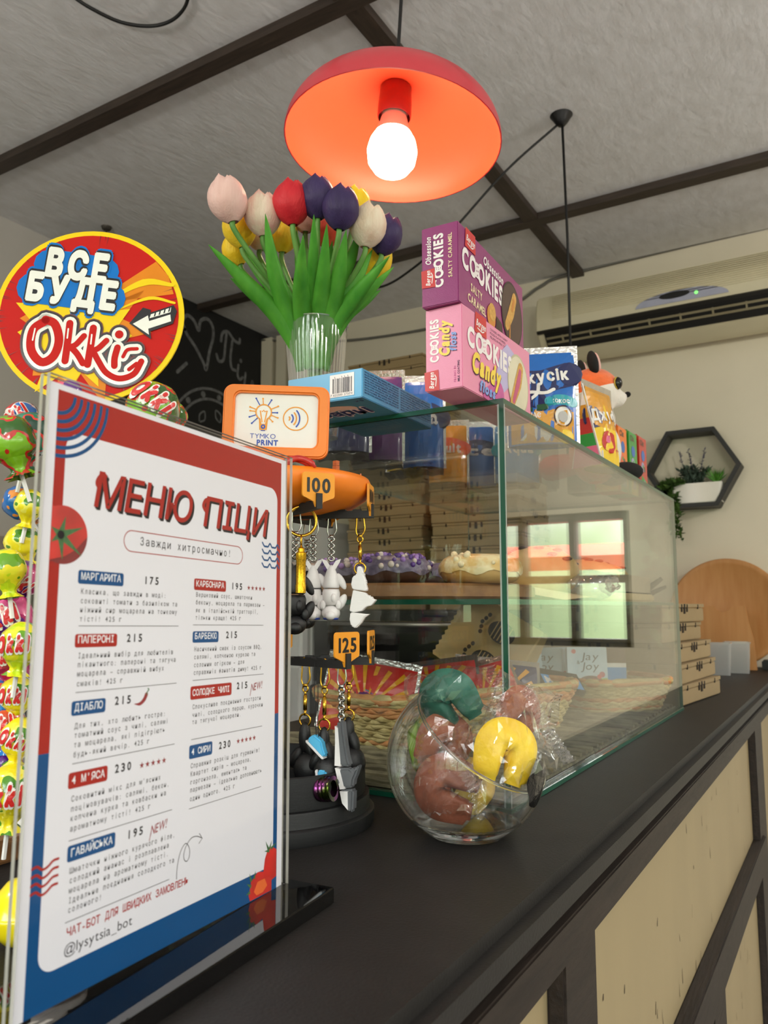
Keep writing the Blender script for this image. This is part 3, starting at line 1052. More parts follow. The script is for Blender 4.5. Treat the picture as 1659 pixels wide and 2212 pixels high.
def dragon(parent, z, mat, s=1.0, side=1, blue=False):
    """jointed plastic creature hanging by its tail: tail fin, hips, chest with arms, upside-down eared head"""
    def part(nm):
        return MB(Matrix.Translation((0, 0, z)) @ Matrix.Diagonal((s, s, s, 1))), nm
    m, n_ = part('tail')
    m.prism([(-.011, .004), (-.013, .009), (-.006, .0065), (-.002, .0), (.002, 0), (.006, .0065), (.013, .009), (.011, .004), (.005, -.006), (-.005, -.006)], -.002, .002)
    m.v = [(a, c - z + b * 0, b + z) if False else (a, c - z, z + b) for a, b, c in m.v]
    ell(m, (0, 0, -.013), (.0065, .0055, .014)); m.lathe([(.006, -.006), (.0095, -.016), (.0115, -.028), (.0105, -.030), (.001, -.030)], 16)
    ell(m, (.0135 * side, 0, -.021), (.0048, .004, .012), (0, -28 * side, 0))
    m.build(n_, mat, parent, smooth=True)
    m, n_ = part('hips')
    m.lathe([(.001, -.0315), (.0105, -.0315), (.012, -.036), (.0115, -.046), (.009, -.052), (.001, -.053)], 16)
    ell(m, (.0145 * side, 0, -.048), (.0055, .0045, .011), (0, 25 * side, 0)); ell(m, (-.013, 0, -.045), (.0065, .004, .006), (0, -20, 0)); ell(m, (.004, -.011, -.043), (.0035, .0035, .006))
    m.build(n_, mat, parent, smooth=True)
    m, n_ = part('head')
    ell(m, (0, -.001, -.063), (.0125, .0115, .0105)); ell(m, (0, -.010, -.066), (.007, .007, .006))
    for q in (-1, 1):
        m.tube([(.009 * q, 0, -.057), (.0125 * q, 0, -.054), (.0145 * q, 0, -.049)], (.004, .003, .0006), 8)
        ell(m, (.0105 * q, -.006, -.052), (.004, .003, .006), (0, 0, 0))
    h = m.build(n_, mat, parent, smooth=True)
    if blue:
        m = MB(Matrix.Translation((0, 0, z)) @ Matrix.Diagonal((s, s, s, 1)))
        m.torus((0, 0, -.070), .0085, .002, 'z', 20, 6)
        m.build('blue_collar', M_dblue, h, smooth=True)


def ridge_dragon(parent, z, mat, s=1.0):
    """side view of a jointed plastic creature with spikes down its back, hanging by the tail"""
    Mx = Matrix.Translation((0, 0, z)) @ Matrix.Diagonal((s, s, s, 1)) @ basis((0, 0, 0), (1, 0, 0), (0, 0, 1), (0, -1, 0))
    for nm, pts in (('tail', [(-.003, 0), (.003, 0), (.006, -.008), (.0075, -.010), (.006, -.012), (.009, -.020), (.011, -.0225), (.009, -.024), (.011, -.031), (.012, -.034), (.010, -.036), (-.010, -.033), (-.012, -.026), (-.010, -.015), (-.004, -.012)]),
                    ('body', [(-.009, -.034), (.009, -.038), (.013, -.043), (.0145, -.041), (.016, -.045), (.018, -.043), (.0195, -.047), (.025, -.048), (.018, -.056), (.010, -.058), (.004, -.064), (-.008, -.066), (-.014, -.064), (-.012, -.05)]),
                    ('head', [(-.013, -.066), (-.002, -.067), (.010, -.0685), (.016, -.068), (.008, -.073), (.003, -.081), (-.005, -.089), (-.012, -.085), (-.014, -.076)])):
        m = MB(Mx)
        m.prism(pts, -.006, .006)
        m.build(nm, mat, parent, bevel=.0022, seg=3)


def balloon_dog(parent, z, mat, s=1.0):
    m = MB(Matrix.Translation((0, 0, z)) @ Matrix.Diagonal((s, s, s, 1)))
    ell(m, (0, 0, -.014), (.0065, .0065, .016)); ell(m, (.006, 0, -.024), (.006, .006, .013), (0, -20, 0))
    m.build('tail', mat, parent, smooth=True)
    m = MB(Matrix.Translation((0, 0, z)) @ Matrix.Diagonal((s, s, s, 1)))
    ell(m, (.004, 0, -.046), (.0155, .013, .017)); ell(m, (-.010, 0, -.035), (.006, .006, .012), (0, 30, 0))
    m.build('body', mat, parent, smooth=True)
    m = MB(Matrix.Translation((0, 0, z)) @ Matrix.Diagonal((s, s, s, 1)))
    ell(m, (.003, 0, -.066), (.009, .009, .008)); ell(m, (.010, -.003, -.070), (.005, .005, .004)); ell(m, (-.006, 0, -.070), (.0055, .0055, .0055))
    m.build('head', mat, parent, smooth=True)


GU, GL_ = 'key rings on the upper arms', 'key rings on the lower arms'
k = keyring('gold key ring with a white spiked creature, on the end of the upper arm', 'u1', .084, M_gold, -.052, 0, 'snake', GU, R(20)); ridge_dragon(k, -.050, M_wpl, .66)
k = keyring('silver key ring with a white eared creature, nearer the spiked white one', 'u1', .056, M_sil, -.044, 7, 'link', GU, R(30)); dragon(k, -.049, M_wpl, .72, 1, True)
k = keyring('silver key ring with a white eared creature, farther from the spiked white one', 'u1', .038, M_sil, -.044, 7, 'link', GU, R(30)); dragon(k, -.049, M_wpl, .72, 1, True)
k = keyring('silver key ring with a black eared creature right beside the menu edge', 'u2', .050, M_sil, -.044, 7, 'link', GU, R(40)); dragon(k, -.051, M_bpl, .85, 1)
k = keyring('silver key ring with a black creature behind the two white eared ones', 'u3', .055, M_sil, -.046, 7, 'link', GU, R(30)); dragon(k, -.052, M_bpl, .80, 1)
t = thing('key_ring', 'large gold split ring with a mesh tassel close to the menu edge', 'key ring', tuple(ARM['u2'](.062)), R(35), GU)
m = MB(); m.torus((0, 0, -.011), .0135, .0013, 'y', 28, 6); m.torus((0, 0.002, -.011), .0128, .0010, 'y', 28, 6); m.torus((0, 0, -.029), .005, .0009, 'x', 16, 5); m.build('split_ring', M_gold, t, smooth=True)
m = MB(); m.lathe([(.001, -.034), (.003, -.036), (.003, -.039), (.0048, -.040), (.0048, -.046), (.0044, -.047), (.0044, -.068), (.0048, -.069), (.0048, -.076), (.001, -.0765)], 14)
m.build('tassel', pm('gold_mesh', '#d8a62a', 0.3, metal=1.0, var=0.5, scale=900), t, smooth='auto')
# lower tier
k = keyring('gold key ring with a black balloon animal, outermost of the lower tier', 'l2', .074, M_gold, -.050, 0, 'snake', GL_, R(10)); balloon_dog(k, -.053, M_bpl, .86)
k = keyring('gold key ring with a black balloon animal just behind the grey shark', 'l1', .070, M_gold, -.054, 0, 'snake', GL_, R(10)); balloon_dog(k, -.057, M_bpl, .80)
k = keyring('gold key ring with a black balloon animal, innermost on the lower arm', 'l1', .045, M_gold, -.052, 0, 'snake', GL_, R(10)); balloon_dog(k, -.055, M_bpl, .86)
SHK = keyring('silver key ring with a jointed grey and white shark', 'l1', .091, M_sil, -.052, 8, 'link', GL_, R(5), .002)
Mx = Matrix.Translation((0, 0, -.053)) @ Matrix.Diagonal((.76, .76, .76, 1)) @ basis((0, 0, 0), (1, 0, 0), (0, 0, 1), (0, -1, 0))
for nm, pts, pw in (('tail', [(-.003, .004), (.004, .005), (.005, -.006), (.010, -.034), (.014, -.046), (-.004, -.046), (-.004, -.020)], [(-.005, -.002), (-.001, -.004), (.003, -.046), (-.005, -.046), (-.0045, -.02)]),
                    ('body', [(-.003, -.049), (.013, -.047), (.017, -.050), (.026, -.042), (.022, -.054), (.019, -.060), (.018, -.068), (.004, -.071), (-.003, -.058)], [(-.0045, -.0485), (.0015, -.049), (.008, -.0705), (.002, -.0715)]),
                    ('head', [(.002, -.072), (.019, -.070), (.018, -.094), (.014, -.0965), (.006, -.086)], [(.002, -.0735), (.012, -.073), (.0125, -.093), (.005, -.086)])):
    m = MB(Mx); m.prism(pts, -.006, .006)
    o = m.build(nm, M_gpl, SHK, bevel=.0018, seg=2)
    m = MB(Mx); m.prism(pw, -.0064, .0064)
    m.build('white_belly', M_wpl, o)
m = MB(Mx); ell(m, (-.009, -.062, .006), (.011, .005, .003), (0, 0, -12))
m.build('fin', M_gpl, SHK, smooth=True)
for i, (lab, dx, dz, rr) in enumerate((('pale blue miniature sneaker charm hanging high beside the grey shark', -.0235, -.076, 40), ('pale blue miniature sneaker charm hanging low beside the grey shark', -.0195, -.104, 80))):
    base = SHK.location + Vector((dx, -.004, 0))
    t = thing('sneaker_charm', lab, 'charm', tuple(base), R(8), 'sneaker charms')
    m = MB(); m.tube([(-.004, 0.002, .0), (-.003, .001, dz * .5), (0, 0, dz + .008)], .0004, 5)
    m.build('thread', M_bpl, t)
    Mx2 = Matrix.Translation((0, 0, dz)) @ Euler((0, R(rr), 0)).to_matrix().to_4x4() @ basis((0, 0, 0), (1, 0, 0), (0, 0, 1), (0, -1, 0)) @ Matrix.Diagonal((.8, .8, .8, 1))
    m = MB(Mx2); m.prism([(-.013, .001), (.013, .001), (.0135, .004), (.006, .008), (.0, .0125), (-.012, .011), (-.0135, .005)], -.005, .005)
    m.build('upper', M_blu, t, bevel=.0015)
    m = MB(Mx2); m.prism([(-.014, -.0015), (.0135, -.0015), (.0145, .001), (-.0145, .001)], -.0056, .0056)
    m.build('sole', M_wpl, t, bevel=.0006)
# silver-chained black toys close to the menu
for i, (d, z_) in enumerate(((.070, -.055), (.085, -.058), (.096, -.056))):
    k = keyring(('silver chain with a lumpy black toy, innermost by the menu on the lower tier', 'silver chain with a lumpy black toy, middle one by the menu on the lower tier', 'silver chain with a lumpy black toy, outermost by the menu on the lower tier')[i], 'l4', d, M_sil, -.048, 8, 'link', GL_, R(60))
    m = MB(Matrix.Translation((0, 0, -.046)))
    ell(m, (0, 0, -.02), (.013, .011, .02)); ell(m, (.010, .002, -.012), (.006, .006, .014), (0, 15, 0)); ell(m, (-.008, 0, -.034), (.008, .008, .01))
    m.build('toy', M_bpl, k, smooth=True)
m = MB(); m.torus((0, 0, 0), .0105, .0022, 'z', 32, 8); m.v = []; m.f = []; m.mi = []
m.lathe([(.0078, -.006), (.0118, -.006), (.0122, -.004), (.0116, -.0032), (.0122, -.002), (.0122, -.0006), (.0116, 0), (.0122, .0008), (.0122, .002), (.0116, .0032), (.0122, .004), (.0118, .006), (.0078, .006), (.0078, -.006)], 40)
m.v = [(x * .88, y * .88, z * 1.15) for x, y, z in m.v]
o = m.build('spinner_ring', [None], None, smooth='auto')
mi = pm('iridescent_metal', '#46551f', 0.22, metal=1.0, hex2='#7d3f74', lo=.42, hi=.58, scale=70)
o.data.materials[0] = mi
rp = at(705, 1722, .665)
o.location = (rp.x, rp.y, CT + .0435); o.rotation_euler = (R(84), 0, R(98))
tag(o, 'grooved ring in iridescent green and purple lying in the black tray', 'ring')
# printed toys lying in the orange dish
for i, (px, py, d, n, sc, rz, lab) in enumerate(((500, 962, .695, 5, .72, 15, 'ribbed orange and pink printed toy in the orange dish, left of the payment sign'), (637, 1020, .69, 2, .42, 0, 'red ribbed printed toy at the near rim of the orange dish'), (726, 1003, .79, 4, .45, 80, 'thin spiked orange printed toy at the back of the dish'))):
    p = at(px, py, d); p.z = PC.z + .318
    t = thing('printed_toy', lab, 'toy', tuple(p), R(rz), 'printed toys in the orange dish')
    mt = pm(('coral_orange_print', 'red_print', 'orange_print')[i], ('#d9672f', '#c9342a', '#d8762c')[i], 0.35, hex2=('#e06a5a', '#a8231c', '#b3501c')[i], scale=260, stretch=(.3, .3, 3), lo=.35, hi=.65)
    m = MB()
    if i < 2:
        for j in range(n):
            x = (j - n / 2) * .0115 * sc
            hgt = .026 * sc * (1 - .35 * abs(j - n / 2 + .5) / n)
            m.tube(catmull([(x - .008, -.018 * sc, .002), (x, -.012 * sc, hgt * .8), (x + .004, .0, hgt), (x + .012, .012 * sc, hgt * .7), (x + .016, .02 * sc, .002)], 4), [.0045 * sc] * 2 + [.0068 * sc] * 13 + [.004 * sc] * 2, 8)
    else:
        for j in range(5):
            m.box((0, 0, .004 + j * .005), (.006 - j * .0004, .005, .0046)); m.tube([(0.002, 0, .004 + j * .005), (.005, 0, .006 + j * .005)], (.0016, .0003), 6)
        m.box((.02, 0, .002), (.044, .006, .004)); m.tube([(.035, 0, .002), (.037, 0, .018)], (.0035, .0008), 6)
    m.build('ribbed_body', mt, t, smooth=i < 2)

# ------------------------------------------------------------------ contactless payment sign standing in the dish
sp = at(597, 912, .722)
t = thing('payment_sign', 'orange framed white contactless payment sign standing in the orange dish', 'sign', M=facing(sp, -57, -1.5) @ Euler((0, 0, R(-1.5))).to_matrix().to_4x4())
W2, H2 = .0487, .0335
m = MB(); m.frame(rrect(-W2, -H2, W2, H2, .009, 8), rrect(-W2 + .0105, -H2 + .0095, W2 - .0105, H2 - .0075, .0055, 8), -.005, .006)
fr = m.build('frame', M_org, t, bevel=.0016, seg=3)
m = MB(); m.prism(rrect(-.012, -H2 - .012, .012, -H2 + .004, .003, 4), -.004, .004); m.build('foot', M_org, t, bevel=.001)
m = MB(); m.prism(rrect(-W2 + .009, -H2 + .008, W2 - .009, H2 - .006, .006, 8), -.004, .0015)
pn = m.build('panel', M_white, t)
m = MB(); z = .0019
BX, BY = -.0118, .0085
m.ring([(BX + .0078 * math.cos(R(a)), BY + .0078 * math.sin(R(a))) for a in range(0, 360, 10)], [(BX + .0066 * math.cos(R(a)), BY + .0066 * math.sin(R(a))) for a in range(0, 360, 10)], z, 0)
m.poly([(BX - .0042, BY - .0062), (BX + .0042, BY - .0062), (BX + .0034, BY - .0165), (BX - .0034, BY - .0165)], z, 0)
m.poly([(BX - .003, BY - .0055), (BX + .003, BY - .0055), (BX + .0016, BY - .0108), (BX - .0016, BY - .0108)], z + .0001, 2)
m.disc(BX, BY, .0064, z + .00005, 2)
m.stroke([(BX - .0012, BY - .009), (BX - .0032, BY + .0015), (BX - .001, BY + .0005), (BX, BY + .002), (BX + .001, BY + .0005), (BX + .0032, BY + .0015), (BX + .0012, BY - .009)], .0011, z + .0002, 0, 0)
m.disc(BX, BY - .0135, .0021, z + .0002, 1); m.disc(BX, BY - .0135, .0008, z + .0003, 0)
for a, L, kk in ((60, .0135, 1), (95, .0128, 0), (120, .0148, 1), (25, .0145, 0), (0, .0125, 1), (-20, .0140, 0), (160, .0135, 0), (175, .0125, 0), (200, .0138, 1), (225, .0150, 1), (-45, .0120, 0)):
    c, s_ = math.cos(R(a)), math.sin(R(a))
    m.stroke([(BX + .0078 * c, BY + .0078 * s_), (BX + L * c, BY + L * s_)], .0009, z, kk, 0); m.disc(BX + L * c, BY + L * s_, .00085, z, kk, 10)
m.poly([(BX - .002, BY - .0168), (BX + .002, BY - .0168), (BX + .002, BY - .0175), (BX - .002, BY - .0175)], z, 1)
m.text('TYMKO', BX, -.0160, .0044, z, 1, width=.0235, bold=-.005, align='c')
m.text('PRINT', BX + .0045, -.0222, .0048, z, 1, width=.0195, bold=.035, align='c')
NX, NY = .0178, .0035
m.ring([(NX + .0118 * math.cos(R(a)), NY + .0113 * math.sin(R(a))) for a in range(0, 360, 8)], [(NX + .0108 * math.cos(R(a)), NY + .0103 * math.sin(R(a))) for a in range(0, 360, 8)], z, 0)
for i, (r, kk) in enumerate(((.0022, 0), (.0052, 1), (.0082, 0), (.0112, 1))):
    m.stroke([(NX - .0075 + r * math.cos(R(a)), NY + r * math.sin(R(a))) for a in range(-42, 43, 14)], .0013, z, kk, 3)
m.build('raised_logo', [pm('logo_orange', '#eb9a26', 0.5), pm('logo_blue', '#2a4fb4', 0.5), M_white], pn)

# ------------------------------------------------------------------ lollipop stand with its round sign
TR = at(140, 1500, .70); TR.z = CT
m = MB(Matrix.Translation((0, 0, 0)))
m.bx(-.80, -.574, .30, .66, CT + .0005, CT + .0185)
M_oak = pm('oiled_wood', '#8a6238', 0.5, hex2='#6e4a26', scale=14, stretch=(8, 1, 8), lo=.3, hi=.7, bump=.1)
tag(m.build('wooden_board', M_oak, bevel=.002), 'brown wooden board under the lollipop stand, left of the menu', 'board')
t = thing('lollipop_stand', 'lollipop display stand topped by the round red and yellow sign', 'display stand', (TR.x, TR.y, CT + .0185))
m = MB(); m.lathe([(.001, 0), (.055, 0), (.055, .008), (.016, .014), (.013, .30), (.001, .30)], 32)
for zz in (.06, .13, .20, .27):
    m.lathe([(.014, zz), (.030, zz + .003), (.030, zz + .009), (.014, zz + .012)], 24)
m.build('stem', M_white, t, smooth='auto')
oc = at(193, 683, .665)
Mo = facing(oc, -58, 0)
m = MB(Matrix.Translation((-TR.x, -TR.y, -CT - .0185)) @ Mo)
RX, RY = .0803, .0762
circ = lambda k: [(RX * k * math.cos(2 * PI * i / 64), RY * k * math.sin(2 * PI * i / 64)) for i in range(64)]
m.prism(circ(1), -.002, .0, 1, 1)
z = .00025
m.poly(circ(.945), z, 0)


def star(n, r0, r1, seed, k, z, cx=0, cy=0, jit=.25):
    rs = random.Random(seed)
    pts = []
    for i in range(2 * n):
        a = 2 * PI * i / (2 * n) + rs.uniform(-.06, .06)
        r = (r1 if i % 2 == 0 else r0) * (1 + rs.uniform(-jit, jit))
        pts.append((cx + r * math.cos(a), cy + r * math.sin(a)))
    for i in range(2 * n):
        m.add([(cx, cy, z), (pts[i][0], pts[i][1], z), (pts[(i + 1) % (2 * n)][0], pts[(i + 1) % (2 * n)][1], z)], [(0, 1, 2)], k)


m.poly([(.0, .01), (.055, .049), (.066, .036), (.071, .02)], z * 2, 2); m.stroke([(.012, .012), (.045, .030), (.070, .028)], (.0015, .006, .003), z * 3, 1); m.stroke([(.02, .004), (.05, .016), (.072, .012)], (.001, .003, .002), z * 3, 1)
star(11, .034, .058, 5, 2, z * 2, -.010, -.015, .2)
star(12, .033, .052, 9, 1, z * 3, -.012, -.017, .2)
rs = random.Random(2)
for i in range(46):
    a = rs.uniform(0, 2 * PI)
    r0, r1 = .80 + rs.random() * .1, .944
    if r1 - r0 > 0.02:
        c, s_ = math.cos(a), math.sin(a)
        m.poly([(RX * r1 * math.cos(a - .004), RY * r1 * math.sin(a - .004)), (RX * r1 * math.cos(a + .004), RY * r1 * math.sin(a + .004)), (RX * r0 * c, RY * r0 * s_)], z * 2.2, 6)


def word(t_, x, y, cap, w, rot, ks, bolds, zz):
    for i, (kk, bo) in enumerate(zip(ks, bolds)):
        m.text(t_, x, y, cap * (1 + .0 * i), zz + i * .00012, kk, width=w + (bo * cap * 2.0), bold=bo, rot=rot, align='c', gap=.16)


m.stroke([(-.036, .046), (-.012, .043), (.011, .039)], .026, .00100, 3, 4); m.stroke([(-.049, .0245), (-.02, .021), (.017, .0155)], .027, .00105, 3, 4)
word('ВСЕ', -.013, .0335, .0215, .050, R(-7), (3, 4, 5), (.19, .13, .07), .0012)
word('БУДЕ', -.0165, .0105, .0215, .074, R(-7), (3, 4, 5), (.19, .13, .07), .0012)
LET = [([(-.036, -.005), (-.046, -.013), (-.047, -.030), (-.038, -.041), (-.028, -.036), (-.024, -.022), (-.028, -.008), (-.036, -.004)], .0085),
       ([(-.0155, -.007), (-.0165, -.022), (-.018, -.040)], .0070), ([(-.003, -.018), (-.010, -.026), (-.016, -.028)], .0058), ([(-.0135, -.028), (-.008, -.034), (-.003, -.042)], .0062),
       ([(.0045, -.011), (.003, -.026), (.001, -.043)], .0070), ([(.016, -.022), (.009, -.029), (.003, -.031)], .0058), ([(.005, -.031), (.010, -.040), (.017, -.050), (.028, -.055), (.040, -.051), (.046, -.040)], .0060),
       ([(.0255, -.028), (.0235, -.037), (.0235, -.044)], .0064), ([(.0305, -.036), (.034, -.030), (.042, -.029)], .0036), ([(.036, -.047), (.042, -.042)], .004)]
for kk, dw, zz in ((6, .0105, .0013), (4, .0085, .0014), (5, .0055, .00152), (0, 0, .0017)):
    for pts, w in LET:
        m.stroke(pts, w * (.86 if kk == 0 else .9) + dw, zz, kk, 6)
    m.disc(.0265, -.0165, .0036 + dw / 2, zz, kk)
for pts in ([(-.0445, -.012), (-.046, -.022)], [(-.0165, -.012), (-.017, -.02)], [(.0035, -.017), (.003, -.025)]):
    m.stroke(pts, .0013, .00185, 5, 0)
AR = [(.0365, -.0065), (.052, -.018), (.0505, -.0115), (.070, -.0045), (.0725, .0005), (.0545, -.0035), (.0535, .002)]
m.poly([(x + .0 , y) for x, y in [(.0345, -.0065), (.0535, -.0205), (.0525, -.0135), (.0715, -.0065), (.0745, .0045), (.0715, .0100), (.052, .0030), (.0525, .0055), (.0455, .0075)]], .0013, 4)
m.poly([(.0375, -.0070), (.0515, -.0165), (.0508, -.0112), (.0698, -.0045), (.0690, .0015), (.0512, -.0045), (.0500, .0005)], .00142, 5)
m.poly([(.0515, -.002), (.069, .0035), (.0695, .0078), (.0525, .0015)], .00142, 5)
for i in range(4):
    x = .055 + i * .004
    m.poly([(x, -.0005 + i * .0014), (x + .0012, -.0001 + i * .0014), (x + .0022, .0042 + i * .0014), (x + .001, .0038 + i * .0014)], .0015, 4)
m.build('round_sign', [pm('sign_red', '#c21c16', 0.45, var=.02, spec=.12), pm('sign_yellow', '#efcd18', 0.35, var=.01, spec=.15), pm('sign_orange', '#e0841c', 0.35, spec=.15), pm('sign_blue', '#1170c4', 0.35, spec=.15), pm('sign_black', '#111014', 0.2, coat=.12), pm('sign_white', '#ecebe4', 0.2, coat=.12), pm('sign_dark_red', '#5b1714', 0.3)], t)
m = MB(Matrix.Translation((-TR.x, -TR.y, -CT - .0185)))
m.tube([(oc.x - .003, oc.y + .004, oc.z - .05), (oc.x * .5 + TR.x * .5, oc.y * .5 + TR.y * .5 + .004, 1.36), (TR.x, TR.y, 1.34)], .003, 8)
m.build('sign_stick', M_white, t)

WR = {
    'green': blotch('wrapper_green_red', ['#7fb81f', '#7fb81f', '#c62a24', '#2f5f1c'], 60), 'teal': blotch('wrapper_teal_red', ['#1f7a5c', '#1f7a5c', '#d8362e', '#0f3f2f'], 60),
    'blue': blotch('wrapper_blue_orange', ['#1668b5', '#1668b5', '#1668b5', '#e8923a'], 110), 'yellow': blotch('wrapper_yellow_green', ['#f0de1d', '#f0de1d', '#f4ea5a', '#4c8a1c'], 70),
    'purple': blotch('wrapper_purple_pink', ['#5c1c86', '#5c1c86', '#b8246c', '#e05a94'], 60), 'redblue': blotch('wrapper_red_blue', ['#c82a2a', '#c82a2a', '#e8e0dc', '#2a6cc0'], 60),
    'lime': blotch('wrapper_lime', ['#c9e021', '#e9e62a', '#f0e430', '#6aa51c'], 60), 'rasp': blotch('wrapper_raspberry', ['#c41f4c', '#a81d4f', '#e04a70', '#5c1c86'], 60), 'sky': blotch('wrapper_sky_blue', ['#2a7fd0', '#2a7fd0', '#1b5ca8', '#d8502a'], 60)}
M_okw, M_okr = pm('logo_white', '#f0ece6', 0.25, coat=.4), pm('logo_red', '#d22a2a', 0.25, coat=.4)


def lolly(px, py, d, rp, col, label, tilt=(0, 0), logo=True, lr=0.0, up=False):
    c = at(px, py, d)
    r = 1.16 * rp * d / FPX
    t = thing('lollipop', label, 'lollipop', tuple(c), 0, 'lollipops on the stand')
    t.rotation_euler = (R(tilt[0]), R(tilt[1]), R(YAW * 180 / PI))
    m = MB()
    rs = random.Random(int(px * 7 + py))
    ph = [rs.uniform(0, 6.28) for _ in range(3)]

    def ball(u, v):
        a, b = 2 * PI * u, PI * (.002 + .996 * v)
        q = r * (1 + .03 * math.sin(5 * a + ph[0]) * math.sin(b) + .03 * math.sin(3 * b * 2 + ph[1]))
        return (q * math.cos(a) * math.sin(b), q * math.sin(a) * math.sin(b), -q * math.cos(b) * 1.05)
    m.grid(ball, 20, 14, cu=True)
    m.build('wrapped_candy', WR[col], t, smooth=True)
    m = MB()

    def skirt(u, v):
        a = 2 * PI * u
        q = r * (.62 - .60 * v if v < .6 else .26 + (v - .6) * .8) * (1 + (.05 + .20 * v) * math.sin(7 * a + ph[2]))
        return (q * math.cos(a), q * math.sin(a), -r * (.80 + .75 * v))
    m.grid(skirt, 28, 6, cu=True)
    m.build('wrapper_skirt', WR[col], t, smooth=True)
    m = MB(); m.tube([(0, 0, -r * .9), (0, 0, -r * 2.6)], .0018, 6); m.build('stick', M_white, t)
    if logo:
        for kk, bo, off in ((0, .20, 1.075), (1, .075, 1.10)):
            m = MB()
            m.warp = lambda p, off=off: ((lambda n_: (n_.x * r * off, n_.y * r * off, n_.z * r * off * 1.03))(Vector((math.sin(p.x / r) * math.cos(p.y / r), -math.cos(p.x / r) * math.cos(p.y / r), math.sin(p.y / r)))))
            m.text('Okki', 0, -r * .30, r * .62, 0, 0, width=r * (1.5 + bo), bold=bo, rot=R(lr), align='c', shear=.15)
            m.build('wrapper_logo', (M_okw, M_okr)[kk], t)
    return t


lolly(48, 902, .68, 30, 'redblue', 'red and blue wrapped lollipop at the top left of the stand', (0, -20), True, 20)
lolly(24, 952, .62, 46, 'green', 'large green and red strawberry lollipop with a pointed purple tail, upper left', (5, -18), False)
lolly(66, 940, .655, 42, 'teal', 'teal and red lollipop tucked against the upper menu edge', (0, 10), False)
lolly(42, 1086, .66, 30, 'blue', 'blue lollipop with orange dots, alone on the left of the menu', (0, -35), False)
lolly(66, 1090, .63, 28, 'yellow', 'bright yellow lollipop in front of the blue dotted one', (0, 10), False)
lolly(48, 1172, .64, 31, 'yellow', 'yellow lollipop with green specks at the height of the printed tomato', (0, -20), False)
lolly(14, 1228, .60, 36, 'lime', 'pale yellow-green lollipop at the left picture edge', (0, -10), False)
lolly(52, 1250, .635, 33, 'purple', 'purple lollipop with cherry print below the yellow speckled one', (0, 15), True, -25)
lolly(22, 1335, .62, 44, 'purple', 'purple and pink lollipop with a big logo, middle of the stand', (0, -10), True, 18)
lolly(46, 1390, .585, 38, 'lime', 'yellow lollipop with a date stamp print, front of the middle row', (0, 6), True, 10)
lolly(8, 1420, .62, 34, 'rasp', 'raspberry lollipop at the left edge of the middle row', (0, -15), True)
lolly(28, 1452, .64, 34, 'purple', 'dark purple lollipop hanging below the raspberry one', (0, 12), False)
lolly(6, 1500, .62, 30, 'sky', 'sky blue lollipop half out of view beside the yellow row', (0, -8), False)
lolly(40, 1500, .60, 33, 'yellow', 'yellow lollipop with red logo in the fourth row', (0, 6), True, 6)
lolly(12, 1562, .60, 36, 'sky', 'blue lollipop with a peach print, low on the left', (0, -6), True, 10)
lolly(42, 1592, .59, 34, 'yellow', 'yellow lollipop second from the bottom against the menu', (0, 8), True, -10)
lolly(10, 1650, .60, 32, 'rasp', 'raspberry red lollipop in the lowest rows', (0, -6), False)
lolly(26, 1708, .575, 47, 'yellow', 'largest yellow lollipop at the bottom of the stand', (0, 4), True, 4)
lolly(330, 886, .62, 50, 'green', 'green and red lollipop peeking over the top of the menu', (-25, 20), True, -12)
lolly(374, 900, .66, 26, 'green', 'small green and red lollipop right behind the menu top', (-10, 25), False)
lolly(150, 852, .66, 28, 'rasp', 'raspberry red lollipop peeking over the menu corner', (-20, 0), False)

yb = at(52, 1968, .462)
t = thing('yellow_capsule', 'glossy yellow plastic capsule lying on the worktop left of the menu', 'capsule', (yb.x, yb.y, CT + .0195))
M_yel = pm('glossy_yellow_plastic', '#f2dc12', 0.2, var=.02, coat=.4)
m = MB(); m.lathe([(.001, .0195), (.010, .0165), (.0165, .009), (.0195, .001)], 32); m.build('lid', M_yel, t, smooth=True)
m = MB(); m.lathe([(.0195, -.001), (.0195, .001), (.0205, 0.001), (.0205, -.0012), (.018, -.009), (.011, -.0165), (.001, -.0195)], 32); m.build('body', M_yel, t, smooth=True)

# ------------------------------------------------------------------ glass display case
KX0, KX1, KY0, KY1, KT = -.74, -.294, .728, 1.612, 1.459
M_gl = clear('case_glass', (.96, .975, .968), .030, power=4.8)
M_gledge = pm('green_glass_edge', '#12503c', 0.12, var=.15, scale=8, spec=.8)
t = thing('display_case', 'clear glass display case with green edges standing on the worktop', 'display case', ((KX0 + KX1) / 2, (KY0 + KY1) / 2, CT))
o0 = Vector(t.location)
g = .005


def pane(name, x0, x1, y0, y1, z0, z1, thin, par=t, mats=None):
    m = MB(Matrix.Translation(-o0)); slab(m, x0, x1, y0, y1, z0, z1, thin)
    return m.build(name, mats or [M_gl, M_gledge], par)


pane('top_pane', KX0, KX1, KY0, KY1, KT - g, KT, 'z')
pane('base_pane', KX0, KX1 + .001, KY0 - .002, KY1, CT + .0005, CT + .0055, 'z')
pane('front_pane', KX0, KX1 - g, KY0, KY0 + g, CT + .0055, KT - g, 'y')
pane('side_pane', KX1 - g, KX1, KY0, KY1, CT + .0055, KT - g, 'x')
pane('far_pane', KX0, KX1 - g, KY1 - g, KY1, CT + .0055, KT - g, 'y')
pane('shelf', KX0 + .004, KX1 - .008, KY0 + .008, KY1 - .008, 1.250, 1.2555, 'z')
m = MB(Matrix.Translation(-o0))
m.bx(KX1 - .0066, KX1 - .005, KY0 - .0006, KY0 + .0004, CT + .006, KT - .006); m.bx(KX1 + .0002, KX1 + .0008, KY0 + .0002, KY0 + .0016, CT + .006, KT - .006)
m.build('corner_strip', pm('silicone_seam', '#98a09a', 0.3), t)
